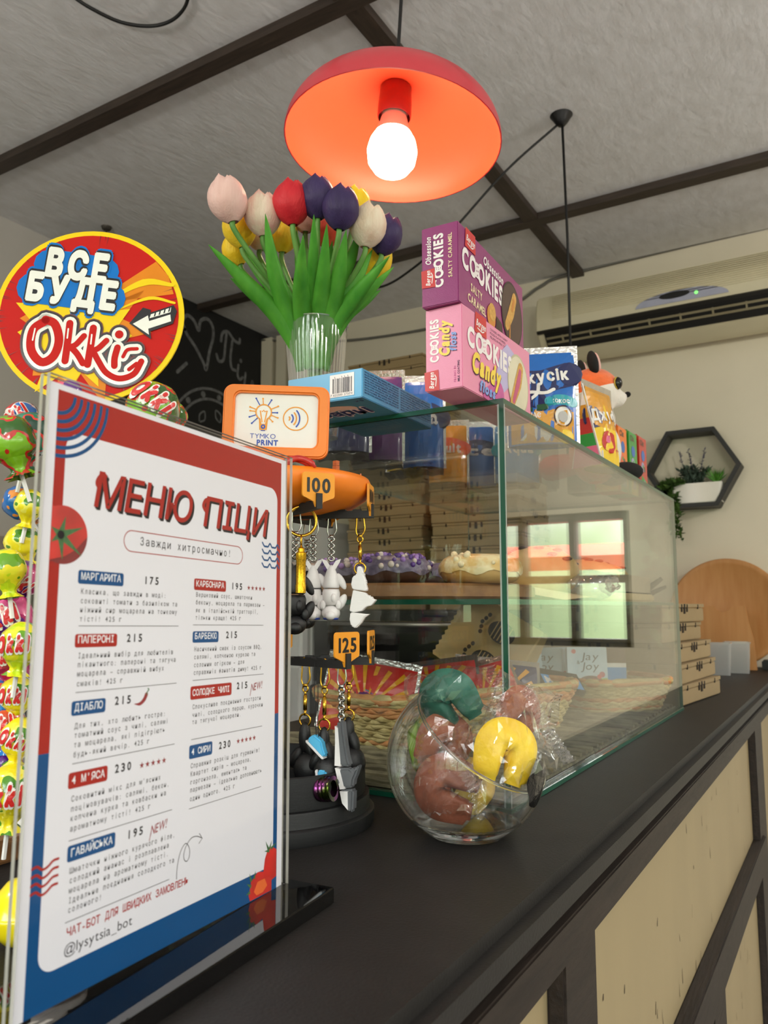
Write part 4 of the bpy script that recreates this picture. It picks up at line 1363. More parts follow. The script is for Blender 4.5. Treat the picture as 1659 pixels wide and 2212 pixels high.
m = MB(Matrix.Translation(-o0))
m.bx(-.62, KX1 - .05, KY0 + .0052, KY0 + .024, 1.232, 1.2495)
m.build('shelf_lip', clear('shelf_lip_plastic', (.93, .95, .94), .08), t)
M_wick = pm('woven_mat', '#8e8468', 0.8, hex2='#5f5844', scale=26, stretch=(1, 3.2, 1), lo=.35, hi=.65, bump=.6, bscale=60)
m = MB()
rs = random.Random(4)
m.bx(KX0 + .01, KX1 - .012, KY0 + .012, KY1 - .012, CT + .006, CT + .009)
for i in range(34):
    y = KY0 + .02 + i * .0252
    m.tube([(KX0 + .012 + j * .0352, y + (.0025 if j % 2 else -.0025), CT + .0105 + (.0015 if (i + j) % 2 else 0)) for j in range(12)] + [(KX1 - .014, y, CT + .0105)], .004, 6)
tag(m.build('woven_mat', M_wick, smooth='auto'), 'woven straw mat covering the bottom of the glass display case', 'mat')

# wooden trays and pastries on the shelf
SZ = 1.2557
M_tray = pm('beech_wood', '#7c522c', 0.5, hex2='#93683c', scale=10, stretch=(1, 9, 9), lo=.3, hi=.7)
M_tray2 = pm('pale_wood', '#b39a6a', 0.55, hex2='#c9b385', scale=10, stretch=(1, 9, 9), lo=.3, hi=.7)
m = MB(Matrix.Translation((-.535, .92, SZ)))
m.lathe([(.001, 0), (.165, 0), (.170, .004), (.170, .016), (.167, .019), (.001, .019)], 64)
m.v = [(-.535 + (x + .535) * 1.12, y, z) for x, y, z in m.v]
tag(m.build('serving_board', M_tray, smooth='auto'), 'round brown wooden serving board under the purple donuts on the glass shelf', 'board')
m = MB(Matrix.Translation((-.44, 1.36, SZ)))
m.prism(rrect(-.19, -.16, .125, .17, .04, 6), 0, .014)
tag(m.build('serving_board', M_tray2, bevel=.003), 'pale wooden serving board under the cardboard tray at the far end of the shelf', 'board')
# cardboard tray
M_card = pm('grey_cardboard', '#a3967e', 0.8, var=.05, scale=30)
m = MB(Matrix.Translation((-.44, 1.35, SZ + .0145)))
m.bx(-.17, .12, -.14, .14, 0, .002)
for x0, x1, y0, y1 in ((-.17, -.168, -.14, .14), (.118, .12, -.14, .14), (-.17, .12, -.14, -.138), (-.17, .12, .138, .14)):
    m.bx(x0, x1, y0, y1, 0, .030)
tag(m.build('cardboard_tray', M_card), 'shallow cardboard tray holding spotted pastries on the shelf', 'tray')


def donut(loc, R_, r, col, label, group, toppings=None, glaze=None, rz=0, sz=.85, hole=True):
    t = thing('donut', label, 'donut', loc, R(rz), group)
    rs = random.Random(int(loc[0] * 1000) + int(loc[1] * 977))

    def tor(u, v, k=1.0, a0=0.0):
        a, b = 2 * PI * u, 2 * PI * v
        q = r * k * (1 + .04 * math.sin(3 * a + 1) * math.cos(b))
        return ((R_ - r + q * math.cos(b)) * math.cos(a), (R_ - r + q * math.cos(b)) * math.sin(a), r * sz + q * sz * math.sin(b))
    m = MB(); m.grid(lambda u, v: tor(u, v), 32, 16, cu=True)
    m.build('dough', col, t, smooth=True)
    if glaze:
        m = MB()
        m.grid(lambda u, v: tor(u, (-.04 + .58 * v) + (.02 * math.sin(9 * 2 * PI * u) + .012 * math.sin(5 * 2 * PI * u)) * (1 if v < .3 or v > .7 else 0), 1.05), 48, 10, cu=True)
        m.build('glaze', glaze, t, smooth=True)
    if toppings:
        m = MB(); n, mats, pr = toppings
        for i in range(n):
            u, v = rs.random(), rs.uniform(.02, .40)
            p = tor(u, v, 1.06)
            m.k = i % len(mats)
            m.sphere(p, pr * rs.uniform(.6, 1.2), 7, 5)
        m.build('sprinkles', mats, t, smooth=True)
    return t


M_choc = pm('chocolate_dough', '#4a2c1f', 0.55, var=.2, scale=60, bump=.2)
M_purg = pm('purple_glaze', '#574c66', 0.35, hex2='#7d7088', scale=90, bump=.4, bscale=150)
M_pur1, M_pur2, M_wchip = pm('purple_pearl', '#5b3a86', 0.25), pm('lilac_pearl', '#a07cc0', 0.25), pm('pale_chip', '#d6c6bc', 0.5)
M_dough = pm('fried_dough', '#c08a44', 0.5, hex2='#d9b070', scale=30, lo=.3, hi=.7)
M_icing = pm('pale_icing', '#d9b06a', 0.3, hex2='#ead6a8', scale=60, lo=.42, hi=.58)
DZ = SZ + .019
D1 = donut((-.475, .812, DZ), .047, .019, M_choc, 'chocolate donut with purple glaze and pearls at the front of the glass shelf', 'donuts on the shelf', (120, [M_pur1, M_pur2, M_wchip, M_pur1], .0036), M_purg)
D2 = donut((-.555, .835, DZ), .045, .018, M_choc, 'chocolate donut with purple pearls, left of the front one and behind the spiked key ring', 'donuts on the shelf', (110, [M_pur1, M_pur2, M_wchip, M_pur1], .0034), M_purg, rz=70)
donut((-.635, .885, DZ), .045, .018, M_dough, 'donut covered in pale grey chips behind the white creatures', 'donuts on the shelf', (80, [M_wchip, pm('grey_chip', '#8d7f78', .6)], .0045), pm('grey_icing', '#b0a39a', .5))
donut((-.385, .868, DZ), .050, .020, M_dough, 'pale iced donut with almond flakes beside the case corner', 'donuts on the shelf', (16, [pm('almond_flake', '#e9d6ae', .5)], .0040), M_icing, rz=20)
donut((-.47, .965, DZ), .046, .018, M_choc, 'dark chocolate donut in the back row of the round board', 'donuts on the shelf', (20, [M_wchip], .003), M_purg, rz=20)
M_pastry = pm('soft_pastry', '#c09a5c', 0.6, hex2='#d8ba82', scale=26, lo=.3, hi=.7)
M_spot = pm('chocolate_spot', '#3a241a', 0.5)
for i, (x, y, rz, lab) in enumerate(((-.395, 1.10, 10, 'spotted flat pastry nearest to the iced donut'), (-.375, 1.255, 40, 'spotted flat pastry at the near edge of the cardboard tray'), (-.385, 1.385, 80, 'spotted flat pastry at the far edge of the cardboard tray'))):
    t = thing('pastry', lab, 'pastry', (x, y, SZ + (.0165 if i else .0005)), R(rz), 'spotted pastries')
    hz = .026 if i else .040
    m = MB(); m.sphere((0, 0, hz), (.060, .050, hz), 24, 14); m.build('dough', M_pastry, t, smooth=True)
    m = MB(); rs = random.Random(i)
    for j in range(9):
        a, b = rs.uniform(0, 6.28), rs.uniform(.2, 1.1)
        m.sphere((.061 * math.cos(a) * math.sin(b), .051 * math.sin(a) * math.sin(b), hz + hz * 1.01 * math.cos(b)), (.008, .007, .003), 8, 6)
    m.build('chocolate_spots', M_spot, t, smooth=True)
# napkin and scrunched film at the shelf edge
m = MB(); m.grid(lambda u, v: (-.318 - .10 * v + .012 * u, .985 + .19 * u - .06 * v, SZ + .0005 + .020 * v + .004 * math.sin(3 * u)), 8, 6)
tag(m.build('paper_napkin', pm('ivory_paper', '#d9c8a0', 0.8, var=.03), smooth=True), 'ivory paper napkin hanging off the shelf edge beside the spotted pastries', 'napkin')
m = MB(); rs = random.Random(11)
m.grid(lambda u, v: ((-.325 + .034 * math.cos(2 * PI * u) * math.sin(PI * v) * (1 + .25 * math.sin(7 * u * 6.28 + 9 * v)), 1.125 + .050 * math.sin(2 * PI * u) * math.sin(PI * v) * (1 + .2 * math.sin(5 * u * 6.28)), SZ + .022 - .020 * math.cos(PI * v) * (1 + .2 * math.sin(9 * u * 6.28)))), 24, 12, cu=True)
tag(m.build('crumpled_film', clear('crumpled_film', (.95, .95, .94), .18, rough=.12, haze=.18), smooth=True), 'crumpled clear plastic film on the shelf by the paper napkin', 'plastic film')
# black tongs handle standing at the far end of the shelf
t = thing('tongs', 'black handled tongs lying at the far end of the shelf', 'tongs', (-.345, 1.545, SZ))
m = MB(); m.tube([(-.03, 0, .012), (.0, .002, .020), (.035, .0, .045)], (.008, .007, .004), 8); m.build('handle', M_black, t, smooth=True)
m = MB(); m.tube([(-.03, 0, .012), (.0, .012, .012), (.04, .014, .030)], (.008, .006, .003), 8); m.build('handle', M_black, t, smooth=True)
m = MB(); m.torus((-.032, 0, .014), .012, .004, 'y', 16, 6); m.build('hinge', M_black, t, smooth=True)


# ---- pouches, bags and boxes ----
def pouch(name, label, cat, loc, rz, w, h, t_, mats, art, group=None, tilt=(0, 0), fin=.010, gus=False):
    """sealed foil pouch, front faces local -Y before rotation; art(mb) draws in x (-w/2..w/2), y (0..h)"""
    T = thing(name, label, cat, loc, 0, group)
    T.rotation_euler = (R(tilt[0]), R(tilt[1]), rz)

    def bul(x, y):
        a = max(0, 1 - abs(2 * x / w) ** 2.2)
        vv = min(1, max(0, y / h))
        b = max(0, 1 - vv ** 3) if gus else max(0, 1 - abs(2 * vv - 1) ** 2.4)
        return t_ / 2 * (a ** .7) * (b ** .7) + .002 * math.sin(40 * x / w + 3) * math.sin(11 * vv) * a * b
    m = MB()
    for sgn, k in ((-1, 0), (1, 0)):
        m.grid(lambda u, v: ((u - .5) * w, sgn * (bul((u - .5) * w, v * h) + .0003), v * h), 16, 16, k)
    m.v = [tuple(p) for p in m.v]
    b = m.build('pouch_body', mats[0], T, smooth=True)
    m = MB()
    for sgn in (-1, 1):
        m.bx(sgn * w / 2 - .002, sgn * w / 2 + .004, -.0006, .0006, 0, h)
    m.bx(-w / 2 - .004, w / 2 + .004, -.0007, .0007, h - fin * .4, h + fin)
    m.build('seal', pm('silver_foil', '#c9c7c2', 0.22, metal=.9, bump=.3, bscale=200), T)
    m = MB()
    m.warp = lambda p: (p.x, -(bul(p.x, p.y) + .0009 + p.z), p.y)
    art(m)
    m.build('printed_front', mats, T)
    return T


P_ = {k: pm('pack_' + k, v, 0.3, var=.02, coat=.3) for k, v in dict(sky='#4f9bdc', blue='#1766bd', navy='#1a2257', white='#e9e7e4', amber='#d9981f', yellow='#efc927', teal='#2a9fae', green='#2f9a3f', dgreen='#1f5230', red='#c2302a', pink='#e06a92', purple='#5a2a6e', grey='#b9b6b4', orange='#ee7a1c', coral='#ef5f3e', brown='#5c4032', cream='#e8dcc0', lav='#a49cc8', black='#17161a').items()}


def P(*names):
    return [P_[n] for n in names]


def art_dz(m):
    m.grid(lambda u, v: ((u - .5) * .082, .045 + .085 * v, 0), 10, 10, 0)
    m.grid(lambda u, v: ((u - .5) * .082, .002 + .045 * v, 0), 10, 8, 1)
    m.stroke([(-.040, .078), (-.02, .086), (.0, .086), (.02, .092), (.038, .098)], .034, .0004, 2, 4)
    m.stroke([(-.022, .064), (-.005, .060)], .022, .0004, 2, 4)
    m.text('Джусік', -.041, .082, .0145, .0009, 3, width=.078, bold=.05, rot=R(6))
    m.stroke([(-.004, .082), (-.006, .070), (-.016, .062), (-.024, .066), (-.016, .072), (.004, .070), (.016, .075)], .0045, .0009, 3, 5)
    m.stroke([(.010, .058), (.025, .061), (.040, .058)], .014, .0005, 4, 4); m.text('кокос', .012, .056, .0062, .0010, 3, width=.024, bold=.02)
    m.text('АНАНАС', -.034, .036, .0066, .0010, 3, width=.032, bold=.03)
    m.disc(.027, .038, .0125, .0006, 6, ry=.015); m.disc(.027, .038, .0105, .0009, 3, ry=.013); m.disc(.027, .037, .006, .0011, 7, ry=.008)
    m.stroke([(-.018, .049), (.004, .050)], .008, .0012, 5, 0)
    m.poly([(-.03, .006), (-.012, .026), (.012, .012), (.006, .003)], .0008, 3); m.poly([(-.026, .005), (-.012, .022), (.006, .012), (.003, .003)], .001, 8)
    m.disc(.030, .010, .010, .0008, 8)


pouch('juice_pouch', 'blue juice pouch with white lettering, coconut and pineapple, beside the stacked cookie boxes', 'juice pouch', (-.343, .985, KT), R(22), .090, .128, .030,
      P('blue', 'amber', 'navy', 'white', 'teal', 'dgreen', 'brown', 'grey', 'yellow'), art_dz, None, (-3, 0), .011, True)


def art_ap(m):
    m.grid(lambda u, v: ((u - .5) * .082, .002 + .06 * v, 0), 10, 8, 0)
    m.grid(lambda u, v: ((u - .5) * .082, .062 + .066 * v, 0), 10, 8, 1)
    m.stroke([(-.036, .078), (.036, .088)], .036, .0004, 2, 0)
    m.text('Джусік', -.039, .072, .016, .0009, 3, width=.075, bold=.05, rot=R(6))
    m.disc(-.008, .040, .018, .0006, 4); m.disc(.018, .016, .016, .0006, 4); m.disc(-.012, .044, .006, .0009, 5)


T2 = pouch('juice_pouch', 'yellow and red juice pouch standing edge-on in front of the fox toy', 'juice pouch', (-.325, 1.205, KT), R(78), .088, .128, .040,
           P('yellow', 'amber', 'navy', 'white', 'red', 'pink'), art_ap, None, (-2, 0), .010, True)
m = MB(); 
m.add([(-.0465, -.026, .0), (-.0465, .026, .0), (-.0465, .0, .118)], [(0, 1, 2)])
m.poly([(0, 0)] * 3) if False else None
for z0, z1, k in ((.0, .03, 0), (.03, .05, 1), (.05, .075, 2), (.075, .096, 3)):
    w0, w1 = .024 * (1 - z0 / .118), .024 * (1 - z1 / .118)
    m.add([(-.0469, -w0, z0), (-.0469, w0, z0), (-.0469, w1, z1), (-.0469, -w1, z1)], [(0, 1, 2, 3)], k + 1)
m.build('side_gusset', P('white', 'pink', 'green', 'red', 'amber'), T2)
m = MB(); m.bx(-.0475, -.0462, -.028, -.0255, 0, .02)
m.v = [(x, y + (z / .118) * .0 , z) for x, y, z in m.v]
m.tube([(-.0468, -.026, 0), (-.0468, -.001, .13)], .0012, 5)
m.build('side_seam', P('white'), T2)


def box_art(T, w, d, h, mats, faces, name='carton_body', bev=.0008):
    """printed carton: local x = right, y = away, z = up; faces maps side -> art(mb) in face coordinates (x right, y up)"""
    m = MB()
    m.bx(0, w, 0, d, 0, h)
    body = m.build(name, mats[0] if not isinstance(mats, list) else mats, T, bevel=bev)
    Fm = {'front': basis((0, -.0003, 0), (1, 0, 0), (0, 0, 1), (0, -1, 0)), 'right': basis((w + .0003, 0, 0), (0, 1, 0), (0, 0, 1), (1, 0, 0)),
          'bottom': basis((0, d, -.0003), (1, 0, 0), (0, -1, 0), (0, 0, -1)), 'top': basis((0, 0, h + .0003), (1, 0, 0), (0, 1, 0), (0, 0, 1))}
    for f, fn in faces.items():
        m = MB(Fm[f]); fn(m)
        m.build('printed_' + f, mats, T)
    return body


E9 = .00012  # decal layer step


def cookie_disc(m, x, y, r, k1, k2, kc, z=E9 * 3, ky=1.15):
    m.disc(x, y, r, z, k1, 32, r * ky)
    m.disc(x, y, r * .93, z + E9, k2, 32, r * ky * .93)


def bergen(m, x, y, s, ang, z=E9 * 3):
    c, q = math.cos(ang), math.sin(ang)
    f = lambda a, b: (x + s * (a * c - b * q), y + s * (a * q + b * c))
    m.poly([f(-.55, -.42), f(.55, -.36), f(.5, .46), f(-.5, .42)], z, 'red' if False else m.kred)
    m.text('Bergen', *f(-.42, -.10), s * .26, z + E9, m.kwhite, width=s * .86, bold=.03, shear=.2, rot=ang)
    m.stroke([f(-.3, -.2), f(.1, -.24), f(.3, -.16)], s * .05, z + E9, m.kwhite, 4)


def cookies_word(m, x, y, cap, w, rot, z, k, kd):
    m.text('COOKIES', x, y, cap, z, k, width=w, bold=.05, rot=rot, gap=.12)
    c, q = math.cos(rot), math.sin(rot)
    px = w * .35
    for i, (a, b) in enumerate(((0, .25), (.1, .5), (-.05, .7), (.12, .75), (-.1, .45))):
        m.disc(x + (px + a * cap) * c - b * cap * q, y + (px + a * cap) * q + b * cap * c, cap * .05, z + E9 * 2, kd, 8)
    m.poly([(x + (px - .22 * cap) * c - .1 * cap * q, y + (px - .22 * cap) * q + .1 * cap * c), (x + (px + .22 * cap) * c - .1 * cap * q, y + (px + .22 * cap) * q + .1 * cap * c),
            (x + (px + .22 * cap) * c - .9 * cap * q, y + (px + .22 * cap) * q + .9 * cap * c), (x + (px - .22 * cap) * c - .9 * cap * q, y + (px - .22 * cap) * q + .9 * cap * c)], z + E9, k)


PKM = [pm('carton_pink', '#e58db0', 0.32, var=.01, coat=.35, bump=.06, bscale=900), pm('carton_white', '#efe9ea', 0.35), pm('carton_red', '#c93030', 0.35), pm('carton_plum', '#4d1f4f', 0.4), pm('carton_yellow', '#f2d24e', 0.35), pm('carton_periwinkle', '#7f9fe0', 0.35),
       pm('cookie_white', '#d9d2b8', 0.5), pm('cookie_shade', '#bfb79a', 0.5), pm('cookie_biscuit', '#c99a4c', 0.5, var=.2, scale=300), pm('cookie_pinkfill', '#c4557c', 0.4), pm('carton_lilac', '#b9b0d8', 0.4), pm('carton_magenta_fade', '#c4589a', 0.4)]
t = thing('cookie_box', 'pink cookie box with yellow candy floss lettering, lower one of the two stacked boxes', 'cookie box', M=Matrix.Translation((-.3115 , .669, KT)) @ Euler((0, 0, R(-1.0))).to_matrix().to_4x4() @ Matrix.Translation((-.0407, 0, 0)))


def f_pink_front(m):
    m.kred, m.kwhite = 2, 1
    r = R(90)
    cookies_word(m, .0145, .029, .0088, .044, r, E9, 1, 0)
    for k, dx, dy in ((3, .0007, -.0006), (4, 0, 0)):
        m.text('Candy', .0265 + dx, .033 + dy, .0105, E9 * (2 if k == 3 else 3), k, width=.036, bold=.055, rot=r, shear=.2)
        m.text('floss', .0340 + dx, .037 + dy, .0068, E9 * (2 if k == 3 else 3), 5 if k == 4 else 3, width=.019, bold=.04, rot=r, shear=.2)
    m.text('MILK COATING', .0375, .0060, .0022, E9, 3, width=.021, rot=r, bold=.02); m.text('FILLING IN', .0335, .0060, .0022, E9, 11, width=.016, rot=r)
    bergen(m, .0075, .0105, .019, r)


def f_pink_right(m):
    m.kred, m.kwhite = 2, 1
    m.stroke([(.085, .02), (.115, .05), (.14, .03)], (.02, .05, .03), E9, 10, 4); m.stroke([(.05, .005), (.085, .012)], (.01, .03), E9 * 1.5, 11, 4)
    cookies_word(m, .010, .046, .0190, .112, R(-2), E9 * 3, 1, 0)
    bergen(m, .042, .074, .026, R(-3))
    for k, dx, dy in ((3, .001, -.001), (4, 0, 0)):
        m.text('Candy', .018 + dx, .022 + dy, .0195, E9 * (5 if k == 3 else 7), k, width=.070, bold=.06, shear=.2, rot=R(-2))
        m.text('floss', .036 + dx, .0055 + dy, .0105, E9 * (5 if k == 3 else 7), 5 if k == 4 else 3, width=.038, bold=.05, shear=.2, rot=R(-2))
    for i, s_ in enumerate(('COOKIES WITH CANDY', 'FLOSS FLAVOURED', 'FILLING IN MILK COATING')):
        m.text(s_, .066, .077 - i * .0042, .0024, E9, 3, width=(.046, .040, .054)[i])
    cookie_disc(m, .140, .036, .030, 7, 6, 8)
    m.stroke([(.122, .012), (.139, .038), (.147, .056)], (.012, .018, .014), E9 * 6, 8, 4); m.stroke([(.125, .014), (.139, .038), (.145, .052)], (.006, .010, .007), E9 * 7, 9, 4)


box_art(t, .0407, .178, .0845, PKM, {'front': f_pink_front, 'right': f_pink_right, 'bottom': lambda m: ([m.text('COOKIES WITH CANDY', .006, .008 + i * .004, .0022, E9, 3, width=.022) for i in range(4)])})
MGM = [pm('carton_magenta', '#8d2a6e', 0.32, var=.01, coat=.35, bump=.06, bscale=900), PKM[1], PKM[2], pm('carton_dark_plum', '#3b1346', 0.4), pm('carton_cream', '#efdcb4', 0.35), PKM[5], pm('cookie_cocoa', '#4e392f', 0.45), pm('cookie_cocoa_shade', '#392822', 0.5), PKM[8], pm('caramel', '#c9822e', 0.3), pm('chocolate', '#3c241a', 0.4)]
t = thing('cookie_box', 'magenta salty caramel cookie box on top of the pink cookie box', 'cookie box', M=Matrix.Translation((-.3125, .664, KT + .0848)) @ Euler((0, 0, R(1.6))).to_matrix().to_4x4() @ Matrix.Translation((-.0400, 0, 0)))


def f_mag_front(m):
    m.kred, m.kwhite = 2, 1
    r = R(90)
    cookies_word(m, .0235, .018, .0096, .056, r, E9, 1, 0)
    m.text('Obsession', .0105, .043, .0058, E9, 1, width=.029, rot=r, shear=.25, bold=.03); m.stroke([(.0122, .045), (.0122, .068)], .0009, E9, 3, 0)
    m.text('SALTY CARAMEL', .0335, .026, .0040, E9, 4, width=.046, rot=r, bold=.02)
    bergen(m, .0080, .029, .018, r)


def f_mag_right(m):
    m.kred, m.kwhite = 2, 1
    cookies_word(m, .008, .040, .0205, .112, R(-2), E9 * 2, 1, 0)
    m.text('Obsession', .064, .064, .0095, E9 * 2, 1, width=.058, shear=.25, bold=.03, rot=R(-3)); m.stroke([(.068, .061), (.105, .058)], .0013, E9, 3, 0)
    m.text('SALTY', .030, .0215, .0080, E9, 4, width=.030, bold=.03, rot=R(-2)); m.text('CARAMEL', .022, .0085, .0080, E9, 4, width=.048, bold=.03, rot=R(-2))
    bergen(m, .030, .073, .025, R(-3))
    cookie_disc(m, .150, .036, .034, 7, 6, 8, E9 * 3, 1.12)
    m.stroke([(.132, .018), (.147, .038), (.158, .058)], (.012, .016, .013), E9 * 6, 8, 4); m.stroke([(.140, .006), (.141, .022)], .003, E9 * 7, 9, 4); m.stroke([(.150, .042), (.156, .055)], .006, E9 * 7, 9, 4)
    m.disc(.085, .012, .012, E9 * 3, 9, ry=.013); m.disc(.088, .018, .010, E9 * 4, 8); m.poly([(.098, .002), (.118, .002), (.118, .014), (.100, .018)], E9 * 3, 10); m.poly([(.101, .004), (.109, .004), (.109, .013), (.102, .014)], E9 * 4, 7)


box_art(t, .0400, .190, .0830, MGM, {'front': f_mag_front, 'right': f_mag_right})
BLM = [pm('carton_sky', '#62b3e2', 0.35, var=.01, coat=.25), PKM[1], pm('carton_navy', '#1b2f6e', 0.4), pm('carton_ink', '#171a2a', 0.4), pm('carton_teal', '#3d8fae', 0.4), pm('carton_peach', '#e9dcc8', 0.4)]
t = thing('biscuit_box', 'light blue biscuit box with a barcode, overhanging the front of the glass case', 'box', M=Matrix.Translation((-.4150, .6505, KT)) @ Euler((0, 0, R(2))).to_matrix().to_4x4() @ Matrix.Translation((-.0930, 0, 0)))


def f_bar(m):
    m.poly([(.054, .0035), (.0835, .0035), (.0835, .0275), (.054, .0275)], E9, 1)
    rs = random.Random(9)
    x = .0575
    while x < .0805:
        w = rs.choice((.0004, .0004, .0008, .0012))
        m.poly([(x, .0075), (x + w, .0075), (x + w, .0235 - rs.random() * .001), (x, .0235)], E9 * 2, 3)
        x += w + rs.choice((.0004, .0005, .0009))
    for x in (.0605, .069, .0725, .0765):
        m.stroke([(x, .0235), (x - .0006, .0252)], .0005, E9 * 2, 3, 0)
    m.text('7 622300 275174', .055, .0045, .0022, E9 * 2, 3, width=.0265)
    m.text('Mondelēz', .034, .0075, .0034, E9, 2, width=.0185, bold=.035); m.stroke([(.036, .0062), (.051, .0062)], .0004, E9, 2, 0); m.text('КРАЩЕ РАЗОМ', .035, .0028, .0018, E9, 2, width=.017)
    m.ring(rrect(.0065, .006, .0325, .0165, .002, 3), rrect(.0068, .0063, .0322, .0162, .0018, 3), E9, 2)
    m.text('0 800 500 777', .011, .0125, .0020, E9, 2, width=.018); m.text('www.mondelez.ua', .010, .0085, .0018, E9, 2, width=.019)
    m.disc(.0085, .0133, .0011, E9, 2, 12)


def f_small(m):
    for i in range(9):
        y = .0265 - i * .0027
        for a, b in ((.004, .078), (.083, .158)):
            m.text(('СКЛАД: ЦУКОР, БОРОШНО ПШЕНИЧНЕ, СИРОП ГЛЮКОЗНИЙ', 'МАСЛО РОСЛИННЕ, ЯЙЦЯ, МОЛОКО СУХЕ, КРОХМАЛЬ', 'ЕМУЛЬГАТОРИ, РОЗПУШУВАЧІ, СІЛЬ, АРОМАТИЗАТОР')[(i + int(a * 100)) % 3], a, y, .0015, E9, 2, width=b - a, bold=.02)


def f_bear(m):
    m.poly([(0, 0), (.093, 0), (.093, .160), (0, .160)], E9 * .6, 4)
    for k, bo in ((1, .16), (2, .05)):
        m.text('Барні', .010, .108, .0190, E9 * (2 if k == 1 else 3), k, width=.066, bold=bo)
    m.stroke([(.030, .132), (.045, .137), (.060, .132)], .016, E9 * 1.6, 5, 4)
    m.text('x5', .078, .150, .006, E9, 2, bold=.03); m.text('НІЖНИЙ БІСКВІТ', .030, .152, .003, E9, 2, width=.04)


box_art(t, .0930, .163, .0305, BLM, {'front': f_bar, 'right': f_small, 'bottom': f_bear})

# small juice cartons at the far end of the case top
JC = [('green juice carton left of the orange one', 'dgreen', (-.452, 1.430), 'leaf'), ('orange and yellow juice carton at the front of the carton row', 'orange', (-.402, 1.440), 'o'),
      ('lime green juice carton in the middle of the carton row', 'green', (-.396, 1.495), 'o'), ('red juice carton at the far end of the carton row', 'red', (-.390, 1.550), 'o')]
for lab, cn, (x, y), q in JC:
    t = thing('juice_carton', lab, 'juice carton', M=Matrix.Translation((x, y, KT)) @ Euler((0, 0, R(-4))).to_matrix().to_4x4(), group='juice cartons on the case')

    def f_f(m, cn=cn):
        if cn == 'orange':
            m.poly([(.003, .0), (.044, .0), (.044, .095), (.003, .095)], E9, 1)
            for i in range(14):
                m.text('сік яблучний відновлений', .006, .086 - i * .006, .0022, E9 * 2, 4, width=.030 + .004 * (i % 3))

    def f_r(m, cn=cn):
        m.disc(.024, .085, .011, E9, 2); m.disc(.020, .062, .010, E9, 5 if cn != 'orange' else 6); m.disc(.022, .063, .004, E9 * 2, 3); m.disc(.030, .058, .006, E9 * 2, 4)
        m.poly([(.004, .0), (.044, .0), (.040, .035), (.012, .045)], E9, 3 if cn != 'green' else 1); m.poly([(.012, .012), (.036, .010), (.030, .040)], E9 * 2, 5)
        m.text('Jaffa' if False else 'Сік', .008, .105, .010, E9 * 2, 4, bold=.03)
    box_art(t, .047, .049, .122, P(cn, 'yellow', 'blue', 'green', 'brown', 'lav', 'coral') if cn != 'brown' else None, {'front': f_f, 'right': f_r})
    m = MB(); m.add([(.002, .001, .1222), (.045, .001, .1222), (.036, .024, .131), (.011, .024, .131), (.002, .048, .1222), (.045, .048, .1222)], [(0, 1, 2, 3), (3, 2, 5, 4), (0, 3, 4), (1, 5, 2)])
    m.build('top_fold', P_[cn if cn != 'orange' else 'coral'], t)

# foil packs lying on the case top behind the vase
def art_plain(k1, k2, txt, cap=.02):
    def f(m):
        m.grid(lambda u, v: ((u - .5) * .10, .01 + .12 * v, 0), 8, 8, 0)
        m.stroke([(-.045, .075), (.0, .085), (.045, .07)], .03, .0005, 1, 4)
        m.text(txt, -.040, .068, cap, .0010, 2, width=.08, bold=.05)
    return f


packs = [(742, 1.14, 30, .075, .115, ('navy', 'lav', 'white'), 'Mix', 'navy and lavender snack pouch standing behind the payment sign on the glass top'),
         (815, 1.21, 25, .078, .150, ('purple', 'pink', 'white'), 'Choco', 'purple snack pouch with a silver top edge, behind the flower cup'),
         (872, 1.30, 10, .060, .120, ('yellow', 'blue', 'white'), 'Sun', 'yellow and blue snack pouch between the purple and the deep blue ones'),
         (915, 1.27, 28, .066, .160, ('blue', 'navy', 'white'), 'Sea', 'deep blue snack pouch whose top shows left of the cookie boxes'),
         (968, 1.42, 20, .070, .120, ('amber', 'coral', 'white'), 'Fruit', 'amber and coral snack pouch behind the cookie boxes'),
         (1030, 1.47, 26, .095, .130, ('blue', 'navy', 'white'), 'Ice', 'blue snack pouch with a wavy silver foot behind the case corner'),
         (1118, 1.42, 30, .080, .120, ('sky', 'teal', 'white'), 'Aqua', 'sky blue snack pouch farthest right behind the pink cookie box')]
for px, dd, rz, w, h, cs, tx, lab in packs:
    p = at(px, 1305 - 355.5 / dd, dd)
    T = pouch('snack_pouch', lab, 'snack pouch', (p.x, p.y, KT + .012), R(rz), w, h - .012, .030, P(*cs), (lambda w, h, tx: lambda m: (m.grid(lambda u, v: ((u - .5) * w * .94, h * (.04 + .84 * v), 0), 8, 8, 0), m.stroke([(-w * .42, h * .5), (0, h * .58), (w * .42, h * .52)], h * .22, .0005, 1, 4), m.text(tx, -w * .36, h * .45, h * .14, .0011, 2, width=w * .72, bold=.05)))(w, h, tx), 'snack pouches on the case', (-3, 0), .010, True)
    m = MB(); m.grid(lambda u, v: ((u - .5) * w, .014 * math.cos(2 * PI * v) * (1 + .15 * math.sin(18 * u)), -.011 + .013 * abs(math.sin(9 * u))* .25 + .006 * (1 - abs(2 * v - 1))), 18, 8)
    m.build('bottom_gusset', MATS['silver_foil'], T, smooth=True)


